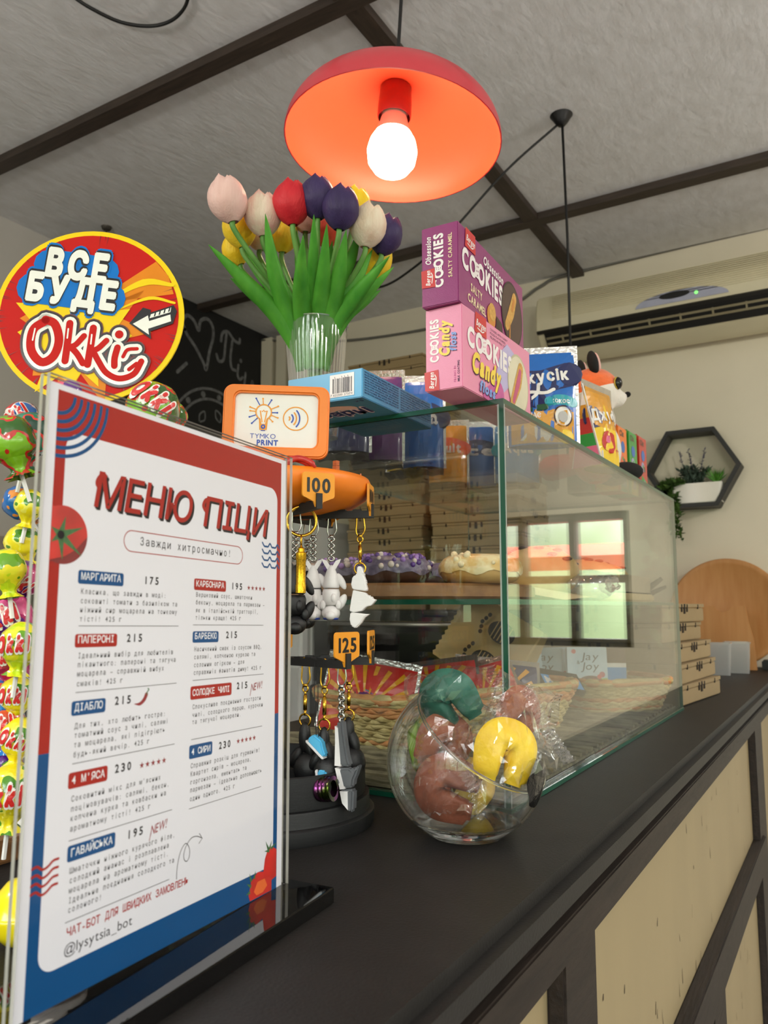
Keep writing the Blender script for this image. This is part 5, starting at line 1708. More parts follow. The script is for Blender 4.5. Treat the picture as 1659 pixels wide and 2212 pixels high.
# ------------------------------------------------------------------ toy fox on the case
fx = Vector((-.368, 1.325, KT))
t = thing('toy_fox', 'orange and white plush fox with black ears sitting among the juice packs', 'plush toy', tuple(fx), R(38))
m = MB()
m.sphere((0, 0, .055), (.045, .043, .058), 20, 14); m.sphere((.004, 0, .105), (.033, .033, .04), 16, 12); m.sphere((.0, 0, .160), (.046, .044, .042), 20, 14); m.sphere((.036, 0, .150), (.024, .020, .017), 14, 10); m.sphere((.052, 0, .153), (.011, .010, .009), 10, 8)
b = m.build('body', None, t)
b.data.materials.clear()
fm = pm('fox_plush', '#e4682a', 0.9, sheen=.5, var=.08, scale=120, bump=.3, bscale=300)
n, l = fm.node_tree.nodes, fm.node_tree.links
bs = n['Principled BSDF']
tc = n.new('ShaderNodeTexCoord'); sp_ = n.new('ShaderNodeSeparateXYZ'); l.new(tc.outputs['Object'], sp_.inputs[0])
m1 = n.new('ShaderNodeMath'); m1.operation = 'MULTIPLY_ADD'; m1.inputs[1].default_value = 1.1; l.new(sp_.outputs['X'], m1.inputs[0]); l.new(sp_.outputs['Z'], m1.inputs[2])
# white where z is below a slope on the head and on the chest, orange above and on the back
m2 = n.new('ShaderNodeMath'); m2.operation = 'LESS_THAN'; m2.inputs[1].default_value = .160; 
m1b = n.new('ShaderNodeMath'); m1b.operation = 'MULTIPLY_ADD'; m1b.inputs[1].default_value = -.28; l.new(sp_.outputs['X'], m1b.inputs[0]); l.new(sp_.outputs['Z'], m1b.inputs[2]); l.new(m1b.outputs[0], m2.inputs[0])
m3 = n.new('ShaderNodeMath'); m3.operation = 'GREATER_THAN'; m3.inputs[1].default_value = .060; l.new(m1.outputs[0], m3.inputs[0])
m4 = n.new('ShaderNodeMath'); m4.operation = 'MULTIPLY'; l.new(m2.outputs[0], m4.inputs[0]); l.new(m3.outputs[0], m4.inputs[1])
mx = n.new('ShaderNodeMix'); mx.data_type = 'RGBA'; mx.inputs['B'].default_value = srgb('#e6e0d8')
src = [x for x in l if x.to_socket == bs.inputs['Base Color']][0].from_socket
l.new(m4.outputs[0], mx.inputs['Factor']); l.new(src, mx.inputs['A']); l.new(mx.outputs['Result'], bs.inputs['Base Color'])
b.data.materials.append(fm)
rm = b.modifiers.new('blend', 'REMESH'); rm.mode = 'VOXEL'; rm.voxel_size = .0035; rm.use_smooth_shade = True
sm = b.modifiers.new('soften', 'SMOOTH'); sm.iterations = 6; sm.factor = .6
M_plb, M_plp = pm('black_plush', '#0e0d0f', 0.9, var=.2, scale=200), pm('pink_plush', '#e3b3ac', 0.9, var=.05)
for sgn in (-1, 1):
    m = MB(); ell(m, (-.010, .028 * sgn, .204), (.009, .012, .022), (10 * sgn, -8, 0)); e = m.build('ear', M_plb, t, smooth=True)
    m = MB(); ell(m, (-.003, .0285 * sgn, .205), (.005, .008, .0175), (10 * sgn, -8, 0)); m.build('inner_ear', M_plp, e, smooth=True)
    m = MB(); ell(m, (.031, .0315 * sgn, .168), (.0085, .0085, .011)); e = m.build('eye', pm('glossy_black', '#050505', .06), t, smooth=True)
    m = MB(); m.torus((0, 0, 0), .011, .0022, 'y', 20, 6); m.v = [(.0305 + x_ * .65, .0325 * sgn + y_ * .8 - sgn * x_ * .45, .168 + z_ * .85) for x_, y_, z_ in m.v]; m.build('eye_ring', pm('gold_ring', '#b89a2c', .3), e, smooth=True)
m = MB(); ell(m, (.063, 0, .158), (.0055, .0065, .005)); m.build('nose', M_plb, t, smooth=True)
for sgn in (-1, 1):
    m = MB(); ell(m, (.042, .030 * sgn, .016), (.030, .016, .016)); m.build('foot', M_plb, t, smooth=True)
m = MB(); m.tube(catmull([(-.03, .01, .03), (-.06, .05, .032), (-.03, .09, .045), (.03, .085, .06)], 5), [.014, .016, .018, .020, .021, .022, .023, .023, .023, .022, .021, .020, .017, .014, .009, .003], 12); m.build('tail', pm('red_plush', '#c22a26', .85, var=.1, scale=150), t, smooth=True)

# ------------------------------------------------------------------ vase of tulips
VP = Vector((-.571, .785, KT))
t = thing('plastic_cup', 'tall ribbed clear plastic cup used as a vase for the tulips', 'cup', tuple(VP))
M_cup = clear('clear_plastic_cup', (.93, .945, .93), .07, rough=.04, power=1.9, haze=.09)
m = MB()


def cup(u, v):
    a = 2 * PI * u
    r = (.0285 + .0118 * v) * (1 + (.010 if .08 < v < .86 else .0) * math.cos(44 * a))
    return (r * math.cos(a), r * math.sin(a), .148 * v)


m.grid(cup, 264, 14, cu=True)
m.build('cup_wall', M_cup, t, smooth=True)
m = MB(); m.torus((0, 0, .148), .0404, .0011, 'z', 48, 6); m.build('rim', clear('cup_rim', (.9, .92, .9), .25, power=2), t, smooth=True)
m = MB(); m.lathe([(.001, .003), (.0285, .001), (.0288, .004)], 40); m.build('cup_bottom', M_cup, t, smooth=True)
TC = {'pale': ('#dcb3ac', '#e6c2ba'), 'blush': ('#d9a09a', '#ead6c4'), 'red': ('#c01f2c', '#d02a34'), 'purple': ('#33264f', '#40325f'), 'yellow': ('#eec41c', '#f6d83c'), 'cream': ('#ddc0a8', '#eadbc6'), 'coral': ('#d84a34', '#e6684a')}
TM = {k: pm('tulip_' + k, a, .5, hex2=b_, scale=22, lo=.35, hi=.65, bump=.25, bscale=160, stretch=(3, 3, .6), spec=.3) for k, (a, b_) in TC.items()}
M_leaf = pm('tulip_leaf', '#3d8a24', .5, hex2='#5aa636', scale=16, lo=.3, hi=.7, stretch=(3, 3, .5), spec=.35)
M_stem = pm('tulip_stem', '#4c8434', .5, hex2='#6a9c48', scale=30, lo=.3, hi=.7)
NECK = {}


def tulip(px, py, d, col, label, ax, hs=1.0, leaves=()):
    """head centre at a pixel and depth; ax = lean of the head (px per 100 px up)"""
    c = at(px, py, d) - VP
    rs = random.Random(int(px + 3 * py))
    T = thing('tulip', label, 'tulip', tuple(VP), 0, 'tulips in the cup')
    H = .052 * hs
    up = (at(px + ax, py - 100, d) - at(px, py, d)).normalized()
    base = c - up * H * .5
    az = math.atan2(c.y, c.x)
    rr = rs.uniform(.004, .026)
    foot = Vector((.6 * rr * math.cos(az + PI), .6 * rr * math.sin(az + PI), .006))
    nk = Vector((.0, .0, .15)) + Vector((c.x, c.y, 0)) * .14
    nk.x = max(-.032, min(.032, nk.x)); nk.y = max(-.032, min(.032, nk.y))
    m = MB(); m.tube(catmull([foot, foot * .5 + nk * .5 - Vector((0, 0, .01)), nk, nk * .45 + base * .55 - up * .012, base - up * .012, base + up * .004], 6), .0034, 8)
    m.build('stem', M_stem, T, smooth=True)
    xx = up.orthogonal().normalized(); B = basis(base, xx, up.cross(xx), up)
    prof = lambda t_: .0212 * hs * (math.sin(PI * (.035 + .90 * t_)) ** .60)
    m = MB(B)
    for layer, (n_, off, k) in enumerate(((3, 0, .94), (3, PI / 3, 1.03))):
        for j in range(n_):
            a0 = off + 2 * PI * j / n_ + rs.uniform(-.1, .1)

            def pet(u, v, a0=a0, k=k, layer=layer):
                s_ = 2 * u - 1
                wid = 1.16 * max(.0, 1 - v ** 3.2) ** .55 + .03
                r = prof(v) * k * (1 - .10 * s_ * s_ * (1 if v > .4 else .3)) + .0006 * (1 - abs(s_)) * v
                return (r * math.cos(a0 + s_ * wid), r * math.sin(a0 + s_ * wid), H * (v * (1.0 - .04 * s_ * s_) * (1.0 if layer == 0 else .94)))
            m.grid(pet, 8, 10)
    m.build('flower_head', TM[col], T, smooth=True)
    for (tx, ty, td, bx, by, w, bend) in leaves:
        tip, bs_ = at(tx, ty, td) - VP, at(bx, by, d if td > .98 else .97) - VP
        lp = nk if (bs_ - nk).length > .2 else bs_
        mid = lp * .5 + tip * .5 + Vector((0, 0, bend))
        lp = Vector((lp.x * .75, lp.y * .75, lp.z))
        sp = catmull([Vector((lp.x * .55, lp.y * .55, lp.z - .055)), Vector((lp.x * .8, lp.y * .8, lp.z - .02)), lp * .75 + mid * .25, mid, tip], 8)
        N = len(sp); W = 1.2 * w * td / FPX
        view = (Vector((0, 0, CAM_H)) - VP).normalized()
        m = MB(); vs, fs = [], []
        for i, p in enumerate(sp):
            tt = i / (N - 1)
            tan = (sp[min(i + 1, N - 1)] - sp[max(i - 1, 0)]).normalized()
            side = tan.cross(view).normalized()
            wd = W * .5 * max(.02, (math.sin(PI * min(1, max(0, tt - .12) * 1.0 + .12 + .0 * tt)) ** .8))
            nrm = side.cross(tan)
            for q in (-1, -.5, 0, .5, 1):
                vs.append(p + side * wd * q + nrm * wd * (.35 * (abs(q) - 1) * (1 if i % 1 == 0 else 1)) * (-1))
        for i in range(N - 1):
            for q in range(4):
                fs.append((i * 5 + q, i * 5 + q + 1, i * 5 + q + 6, i * 5 + q + 5))
        m.add(vs, fs)
        lf = m.build('leaf', M_leaf, T, smooth=True)
        so = lf.modifiers.new('thickness', 'SOLIDIFY'); so.thickness = .0009
    return T


tulip(492, 430, .945, 'pale', 'pale pink tulip leaning out farthest to the left', -24, 1.12, [(450, 528, .92, 600, 700, 34, .006), (497, 600, .95, 606, 692, 30, .004)])
tulip(517, 492, 1.00, 'yellow', 'yellow tulip half hidden under the leftmost pale pink one', -20, 1.0, [(508, 520, 1.0, 610, 670, 24, .004)])
tulip(508, 540, 1.03, 'yellow', 'small yellow tulip lowest on the left of the bunch', -40, .8)
tulip(568, 462, .965, 'blush', 'white and blush pink tulip second from the left', -4, 1.08, [(573, 462, .92, 610, 695, 36, .0)])
tulip(560, 505, 1.04, 'cream', 'cream tulip low behind the blush pink one', -6, .85)
tulip(630, 437, .955, 'red', 'bright red tulip in the front of the bunch', -6, 1.08, [(655, 508, .90, 645, 695, 36, .0), (585, 560, .96, 630, 680, 26, .0)])
tulip(612, 505, 1.03, 'yellow', 'yellow tulip right below the red one', 4, .95, [(640, 495, 1.0, 655, 640, 24, .0)])
tulip(660, 455, 1.03, 'pale', 'pale pink tulip behind and between the red and purple ones', 0, 1.1)
tulip(686, 426, .955, 'purple', 'purple tulip highest in the bunch', 0, 1.04, [(678, 463, .91, 676, 680, 30, .0)])
tulip(737, 448, .945, 'purple', 'purple tulip right of the highest one', 10, 1.06, [(706, 484, .91, 692, 695, 34, .0), (748, 496, .92, 716, 695, 38, .0)])
tulip(766, 448, 1.02, 'yellow', 'yellow tulip peeking out behind the right purple one', 14, 1.05, [(778, 488, .99, 742, 620, 26, .0)])
tulip(706, 494, 1.03, 'coral', 'coral red tulip low in the middle of the bunch', 2, .95, [(718, 520, 1.0, 700, 640, 24, 0)])
tulip(796, 486, .965, 'cream', 'cream tulip with a pink tip, right side of the bunch', 16, 1.08, [(842, 553, .93, 730, 695, 32, .004), (805, 538, .98, 745, 660, 26, .002)])
tulip(834, 507, .985, 'purple', 'purple tulip farthest to the right', 26, 1.0, [(851, 576, .97, 740, 700, 26, .004), (823, 626, 1.0, 752, 690, 22, .004)])
tulip(815, 562, 1.02, 'yellow', 'yellow tulip lowest on the right of the bunch', 34, .95)

# ------------------------------------------------------------------ glass bowl of fortune cookies
BR = .0702
BC = at(1006, 1634, .69)
t = thing('glass_bowl', 'round clear glass bowl with a slanted rim, holding wrapped fortune cookies', 'bowl', (BC.x, BC.y, CT))
bz = BR * .90
M_bowl = clear('bowl_glass', (.965, .972, .972), .045, power=2.4, fmax=.85)
right = Vector((math.cos(YAW), math.sin(YAW), 0)); tow = Vector((math.sin(YAW), -math.cos(YAW), 0))
cn = (right * .50 + tow * .34 + Vector((0, 0, .80))).normalized()
cdist = .0265


def sph(mb, r, k, cut, zmin):
    """sphere patch: latitude rings about the cut normal, trimmed flat at the foot"""
    a1 = math.acos(min(1, cut / r))
    B = basis((0, 0, 0), cn.orthogonal(), cn.cross(cn.orthogonal()), cn)

    def f(u, v):
        th = a1 + (PI - a1) * (.0005 + .9995 * v)
        p = B @ Vector((r * math.sin(th) * math.cos(2 * PI * u), r * math.sin(th) * math.sin(2 * PI * u), r * math.cos(th)))
        p.z = max(p.z, zmin)
        return (p.x, p.y, p.z + bz)
    mb.grid(f, 64, 40, k, True)


m = MB(); sph(m, BR, 0, cdist, -bz + .0005)
m.build('outer_wall', M_bowl, t, smooth=True)
m = MB(); sph(m, BR - .0022, 0, cdist, -bz + .013)
m.build('inner_wall', M_bowl, t, smooth=True)
rr_ = math.sqrt(BR ** 2 - cdist ** 2) - .0011
B = basis(Vector((0, 0, bz)) + cn * cdist, cn.orthogonal(), cn.cross(cn.orthogonal()), cn)
m = MB(B); m.torus((0, 0, 0), rr_, .0015, 'z', 72, 8)
gm = pm('solid_glass', '#f4f8f7', .02, trans=1.0, var=0)
gm.node_tree.nodes['Principled BSDF'].inputs['IOR'].default_value = 1.45
m.build('rim', gm, t, smooth=True)
m = MB()
rb = math.sqrt(max(0, BR ** 2 - (bz - .0006) ** 2))
pr = [(.001, .0006), (rb, .0006)]
for i in range(1, 7):
    zz = .0006 + i * .0018
    pr.append((math.sqrt(max(0, (BR - .0006) ** 2 - (bz - zz) ** 2)), zz))
pr += [(math.sqrt(max(0, (BR - .0022) ** 2 - (bz - .0125) ** 2)) * .96, .0122), (.001, .0118)]
m.lathe(pr, 64)
m.build('thick_base', gm, t, smooth='auto')
# black painted spot on the right of the bowl
m = MB()
sd = (right * .80 + tow * .60).normalized(); sd2 = Vector((0, 0, 1))
s1 = sd.cross(sd2).normalized(); s2 = s1.cross(sd).normalized()
N = 26
vs = [(sd * (BR + .0006))]
for i in range(N):
    a = 2 * PI * i / N
    r_ = 1 + .14 * math.sin(3 * a + 1) + .10 * math.sin(5 * a)
    q = (sd * BR + s1 * .0155 * r_ * math.cos(a) + s2 * (.0205 * r_ * math.sin(a) - .014)).normalized() * (BR + .0007)
    vs.append(q)
vs[0] = (sd * BR - s2 * .014).normalized() * (BR + .0022)
m.add([(v.x, v.y, v.z + bz) for v in vs], [(0, i + 1, (i + 1) % N + 1) for i in range(N)])
m.build('black_spot', pm('black_gloss_paint', '#050506', .12, bump=.3, bscale=120), t, smooth=True)

M_film = clear('cellophane', (.98, .98, .978), .05, rough=.07, power=3.0, haze=.010, bump=.10, bscale=60, fmax=.8)
M_fring = clear('cellophane_seal', (.95, .95, .945), .12, rough=.10, power=2.4, haze=.05, bump=.6, bscale=160, fmax=.85)


def fortune(label, px, py, d, col, c2, yaw, roll, sc=1.0, lean=0, wr=None):
    """folded cookie: a tight horseshoe of folded dough, apex up, with the crease between its two legs"""
    c = at(px, py, d)
    T = thing('fortune_cookie', label, 'fortune cookie', group='fortune cookies in the bowl',
              M=Matrix.Translation(c) @ (Euler((0, 0, YAW + R(yaw))).to_matrix() @ Euler((R(lean), 0, 0)).to_matrix() @ Euler((0, R(roll), 0)).to_matrix()).to_4x4())
    mt = pm('cookie_' + col.lstrip('#'), col, .6, hex2=c2, scale=60, lo=.3, hi=.7, bump=.2, bscale=260)
    sc *= .88
    rho, leg = .0092 * sc, .026 * sc

    def f(u, v):
        s_ = 2 * u - 1
        k = abs(s_)
        ang = min(k / .52, 1) * R(96)
        L = max(0, (k - .52) / .48) * leg
        sg = 1 if s_ >= 0 else -1
        cx, cz = rho * math.sin(ang), rho * math.cos(ang)
        tx, tz = math.cos(ang), -math.sin(ang)
        cx, cz = cx + tx * L, cz + tz * L
        ox, oz = math.sin(ang), math.cos(ang)
        cb, sb = math.cos(2 * PI * v), math.sin(2 * PI * v)
        r = .0158 * sc * (1 if k < .95 else .75)
        o_ = r * cb * ((1.15 + .30 * k) if cb > 0 else .95 * (1 - .72 * k)) * (1 - .30 * k ** 2)
        y_ = r * sb * (1 - .55 * k ** 1.3) * (1 - .62 * max(0, cb) ** 1.2) + .0012 * math.sin(9 * s_ + 3 * cb + px) + .0022 * k * math.sin(3 * s_ + py)
        return (sg * (cx + ox * o_), y_, cz + oz * o_)
    m = MB(); m.grid(f, 40, 20)
    o = m.build('cookie', mt, T, smooth=True)
    if wr:
        wx, wy, wroll, fins = wr
        rs = random.Random(int(px * 3 + py))
        M0 = Euler((0, R(wroll - roll), 0)).to_matrix().to_4x4()
        nu, nv = 11, 9
        Q = {}
        for sgn in (-1, 1):
            for jj in range(nv + 1):
                for ii in range(nu + 1):
                    x, y = 2 * ii / nu - 1, 2 * jj / nv - 1
                    edge = ii in (0, nu) or jj in (0, nv)
                    bul_ = max(0, 1 - abs(x) ** 2.4) ** .6 * max(0, 1 - abs(y) ** 2.4) ** .6
                    if edge and sgn == 1:
                        Q[(1, ii, jj)] = Q[(-1, ii, jj)]
                        continue
                    q = (0 if edge else 1)
                    Q[(sgn, ii, jj)] = Vector((x * wx * (1 + .05 * math.sin(4 * y + px)) + q * rs.uniform(-.0022, .0022), sgn * .021 * sc * bul_ + q * rs.uniform(-.0030, .0030) + .0035 * math.sin(5 * x + py) * (1 if edge else .3), y * wy * (1 + .07 * math.sin(4 * x + py)) + q * rs.uniform(-.0022, .0022)))
        m = MB(M0)
        for sgn in (-1, 1):
            m.add([Q[(sgn, ii, jj)] for jj in range(nv + 1) for ii in range(nu + 1)], [(jj * (nu + 1) + ii, jj * (nu + 1) + ii + 1, (jj + 1) * (nu + 1) + ii + 1) for jj in range(nv) for ii in range(nu)] + [(jj * (nu + 1) + ii, (jj + 1) * (nu + 1) + ii + 1, (jj + 1) * (nu + 1) + ii) for jj in range(nv) for ii in range(nu)])
        w = m.build('wrapper', M_film, T, smooth=False)
        for sx in fins:
            m = MB(M0)
            vs, fs = [], []
            n_ = 34
            for i in range(n_ + 1):
                y = 2 * i / n_ - 1
                x0 = sx * wx * (1 + .05 * math.sin(4 * y + px)); z0 = y * wy * (1 + .07 * math.sin(4 * sx + py))
                y0 = .0035 * math.sin(5 * sx + py)
                vs += [(x0, y0 + .0010 * (-1) ** i, z0), (x0 + sx * (.011 + .0011 * (-1) ** i), y0 + .003 * math.sin(5 * y + px) + .0010 * (-1) ** i, z0 * 1.07)]
            for i in range(n_):
                fs.append((2 * i, 2 * i + 1, 2 * i + 3, 2 * i + 2))
            m.add(vs, fs)
            m.build('crimped_seal', M_fring, w, smooth=False)
    return T


BRN, BR2 = '#8a4a30', '#a05c3e'
fortune('yellow wrapped fortune cookie at the front right, half above the bowl rim', 1092, 1620, .652, '#e2b714', '#efcd30', 8, 14, 1.10, -8, (.035, .034, -28, (1, -1)))
fortune('dark green wrapped fortune cookie on top at the back left', 968, 1508, .705, '#17493c', '#256654', -20, -35, 1.12, 10, (.040, .026, -8, (1,)))
fortune('brown wrapped fortune cookie at the top right, behind the yellow one', 1122, 1538, .715, BRN, BR2, 30, 35, 1.0, 0, (.034, .028, 20, (1,)))
fortune('brown fortune cookie in the middle, under the green one', 960, 1600, .70, BRN, BR2, 10, 20, 1.05, 0, (.026, .026, 5, ()))
fortune('brown fortune cookie at the bottom front of the bowl', 962, 1700, .660, '#84452f', '#98553c', -12, -72, 1.12, -10, (.028, .024, 0, ()))
fortune('yellow fortune cookie deep at the bottom behind the brown one', 1028, 1700, .70, '#d8aa1c', '#e8c434', 40, 120, .95, 0, None)
fortune('lime green fortune cookie at the left wall of the bowl', 914, 1600, .715, '#66821c', '#82a030', 60, -10, .95, 0, (.016, .024, 0, ()))

# ------------------------------------------------------------------ baskets and sweets inside the case
M_wk = pm('cream_wicker', '#cdbb86', .7, hex2='#a8935c', scale=30, stretch=(2, 2, 6), lo=.35, hi=.65, bump=.4, bscale=120)
M_wko = pm('orange_wicker', '#b8703c', .7, hex2='#d09a64', scale=30, stretch=(2, 2, 6), lo=.35, hi=.65, bump=.4, bscale=120)


def basket(label, M_, lx, ly, h, band):
    T = thing('wicker_basket', label, 'basket', M=M_)
    rows = 13
    mats = [M_wk, M_wko]
    for nm in ('woven_wall',):
        m = MB()
        for j in range(rows):
            z = .004 + (h - .010) * j / (rows - 1)
            e = .86 + .14 * j / (rows - 1)
            P0 = rrect(-lx / 2 * e, -ly / 2 * e, lx / 2 * e, ly / 2 * e, .045, 6)
            pts = []
            for i in range(len(P0)):
                a, b_ = Vector((*P0[i], 0)), Vector((*P0[(i + 1) % len(P0)], 0))
                q = max(1, int((b_ - a).length / .011))
                for s_ in range(q):
                    pts.append(a.lerp(b_, s_ / q))
            pts = [Vector((p.x * (1 + .010 * (-1) ** (i + j)), p.y * (1 + .014 * (-1) ** (i + j)), z + .0012 * math.sin(i * 1.7 + j))) for i, p in enumerate(pts)]
            m.k = 1 if band[0] <= j <= band[1] or j == 1 else 0
            m.tube(pts, .0048, 5, None, True)
        m.build(nm, mats, T, smooth=True)
    m = MB(); P0 = rrect(-lx / 2 - .002, -ly / 2 - .002, lx / 2 + .002, ly / 2 + .002, .046, 8)
    for q in range(2):
        m.tube([(x, y, h + .002 * math.sin(i * 1.3 + q * 3)) for i, (x, y) in enumerate(P0)], .0062, 6, q, True)
    m.build('rim', mats, T, smooth=True)
    m = MB(); m.prism(rrect(-lx / 2 * .86, -ly / 2 * .86, lx / 2 * .86, ly / 2 * .86, .04, 6), .001, .005); m.build('bottom', M_wk, T)
    return T


BZ = CT + .013
ang = math.atan2(.40, .15)
M_b1 = Matrix.Translation((-.525, 1.075, BZ)) @ Euler((0, 0, ang)).to_matrix().to_4x4()
basket('cream wicker basket with an orange band, full of red sweet bags, behind the glass bowl', M_b1, .40, .185, .066, (9, 11))
M_b2 = Matrix.Translation((-.405, 1.485, BZ)) @ Euler((0, 0, ang - .25)).to_matrix().to_4x4()
basket('pale wicker basket at the far end of the case bottom', M_b2, .19, .17, .052, (5, 6))


def art_ray(txt):
    def f(m):
        m.grid(lambda u, v: ((u - .5) * .120, .003 + .094 * v, 0), 10, 10, 0)
        for i in range(22):
            a = 2 * PI * i / 22 + .1
            for s0 in range(2, 14):
                pp_ = []
                for s_ in (s0 / 14, (s0 + 1) / 14):
                    for w_ in (-.050, .050):
                        pp_.append((.13 * s_ * math.sin(a + w_), .030 + .13 * s_ * math.cos(a + w_)))
                if all(abs(x) < .059 and .003 < y < .097 for x, y in pp_):
                    m.poly([pp_[0], pp_[1], pp_[3], pp_[2]], .0007, 1)
        if txt:
            m.stroke([(-.05, .062), (0, .052), (.05, .046)], .040, .0009, 2, 4)
            m.text(txt, -.045, .046, .020, .0013, 4, width=.09, bold=.10, rot=R(-8)); m.text(txt, -.045, .046, .020, .0017, 3, width=.09, bold=.03, rot=R(-8))
            m.grid(lambda u, v: ((u - .5) * .120, .080 + .018 * v, 0), 6, 3, 5)
    return f


BAGS = [((-.585, .915), 15, (-18, 10), ('red', 'amber', 'pink', 'coral', 'white', 'blue'), None, 'red sweet bag with golden rays standing at the left of the basket'),
        ((-.545, .925), 35, (-38, 28), ('purple', 'pink', 'teal', 'coral', 'white', 'blue'), 'SKITS' if False else 'SWEETS', 'colourful sweet bag with a blue end leaning in front of the red rays'),
        ((-.520, 1.02), 10, (-30, -8), ('red', 'amber', 'pink', 'coral', 'white', 'blue'), None, 'red sweet bag with golden rays in the middle of the basket'),
        ((-.455, 1.05), 25, (-35, -14), ('red', 'amber', 'pink', 'coral', 'white', 'blue'), None, 'red sweet bag with golden rays nearest the case corner'),
        ((-.47, 1.115), 20, (-32, 6), ('navy', 'amber', 'blue', 'coral', 'white', 'blue'), None, 'deep blue sweet bag with yellow streaks behind the red ones')]
for (x, y), rz, tl, cs, tx, lab in BAGS:
    pouch('sweet_bag', lab, 'sweet bag', (x, y, BZ + .012), R(rz + 10), .125, .100, .034, P(*cs), art_ray(tx), 'sweet bags in the basket', tl, .008)

# paper bags with printed paws standing behind the sweets
for i, (x, y, rz, tl, lab) in enumerate(((-.470, 1.225, 26, (-30, -58), 'kraft paper bag printed with black foot shapes, leaning at the front'), (-.56, 1.25, 20, (-20, 25), 'kraft paper bag leaning the other way behind the foot printed one'))):
    T = thing('paper_bag', lab, 'paper bag', (x, y, BZ + (.088 if i == 0 else .03)), 0)
    T.rotation_euler = (R(tl[0]), R(tl[1]), R(rz))
    m = MB()
    zig = [(-.065 + .13 * k / 26, .150 + (.004 if k % 2 else 0)) for k in range(27)]
    m.prism([(-.065, 0), (.065, 0)] + zig[::-1], -.004, .004)
    m.v = [(a, c + .010 * math.sin(b * 18) * (1 if c > 0 else -.6), b) for a, b, c in m.v]
    m.build('bag', pm('kraft_paper', '#c2a674', .8, var=.05, bump=.2, bscale=60), T)
    if i == 0:
        m = MB(basis((0, -.0160, 0), (1, 0, 0), (0, 0, 1), (0, -1, 0)))
        for fx_ in (-.028, .028):
            m.disc(fx_, .055, .018, 0, 0, ry=.026)
            for j in range(5):
                m.disc(fx_ - .016 + j * .008, .090 + .006 * (1 - abs(j - 2) / 2), .0038, 0, 0, 12)
            for j in range(5):
                m.poly([(fx_ - .015, .040 + j * .007), (fx_ + .015, .040 + j * .007), (fx_ + .015, .042 + j * .007), (fx_ - .015, .042 + j * .007)], .0003, 1)
        m.build('foot_print', [pm('paper_ink', '#2c2620', .7), pm('kraft_line', '#b59a6a', .8)], T)

JJ = [pm('pack_mist', '#b9cbd6', .35, coat=.2, hex2='#a4bccb', scale=20), P_['white'], P_['black'], P_['red'], pm('pack_grass', '#9cb83e', .35), pm('pack_choc', '#5a3526', .35), pm('pack_cherry', '#b03a4c', .35), P_['teal']]


def f_jay(m):
    m.poly([(.001, .001), (.069, .001), (.069, .024), (.001, .019)], E9, 4); m.disc(.040, .016, .022, E9 * 2, 5, ry=.012); m.disc(.046, .018, .007, E9 * 3, 6, ry=.005)
    m.text('Jay', .024, .055, .013, E9 * 2, 2, width=.030, shear=.2, bold=.0); m.text('Joy', .024, .038, .013, E9 * 2, 2, width=.030, shear=.2, bold=.0); m.text('&', .017, .048, .006, E9 * 2, 2)
    m.disc(.012, .070, .004, E9 * 2, 3); m.disc(.060, .030, .005, E9 * 2, 6); m.disc(.055, .026, .004, E9 * 3, 3)


for (px_, py_, dd, rz, tl), lab in (((1228, 1494, 1.375, 26, -8), 'pale blue sweets carton with chocolate picture standing at the basket front'), ((1160, 1494, 1.40, 48, -8), 'pale blue sweets carton behind and left of the front one'),
                           ((1130, 1492, 1.42, 8, -6), 'pale blue sweets carton turned towards the case corner'), ((1080, 1492, 1.44, 20, -4), 'pale blue sweets carton farthest left, half behind the kraft bags')):
    q_ = at(px_, py_, dd)
    T = thing('sweets_carton', lab, 'carton', (q_.x, q_.y, q_.z), 0, 'sweets cartons in the basket')
    T.rotation_euler = (R(tl), 0, R(rz))
    box_art(T, .070, .018, .078, JJ, {'front': f_jay})
q_ = at(1150, 1486, 1.25)
T = thing('chocolate_bar', 'dark wrapped chocolate bar lying on the basket edge', 'chocolate bar', (q_.x, q_.y, q_.z), 0)
T.rotation_euler = (R(35), R(10), R(48))
box_art(T, .095, .045, .010, [P_['black'], P_['white'], P_['sky']], {'top': lambda m: (m.poly([(.02, .003), (.092, .003), (.092, .028), (.02, .028)], E9, 2), m.text('Milky', .024, .008, .015, E9 * 2, 1, width=.055, bold=.05))})
T = thing('biscuit_pack', 'brown and blue striped biscuit pack standing in the far basket', 'biscuit pack', (-.44, 1.47, BZ + .022), R(25))
box_art(T, .075, .03, .085, [P_['brown'], P_['sky'], P_['white'], P_['red']], {'front': lambda m: (m.poly([(0, 0), (.075, 0), (.075, .05), (0, .05)], E9, 1), m.poly([(0, .05), (.075, .05), (.075, .058), (0, .058)], E9, 2)), 'right': lambda m: [m.poly([(.006, .01 + i * .008), (.024, .01 + i * .008), (.024, .013 + i * .008), (.006, .013 + i * .008)], E9, 2) for i in range(8)]})

# ------------------------------------------------------------------ pizza boxes
M_pb = pm('brown_corrugated_card', '#957f5b', .8, var=.06, scale=12, bump=.1, bscale=200)
M_pbd = pm('dark_slot', '#2b2118', .9)
PS, PH = .31, .040


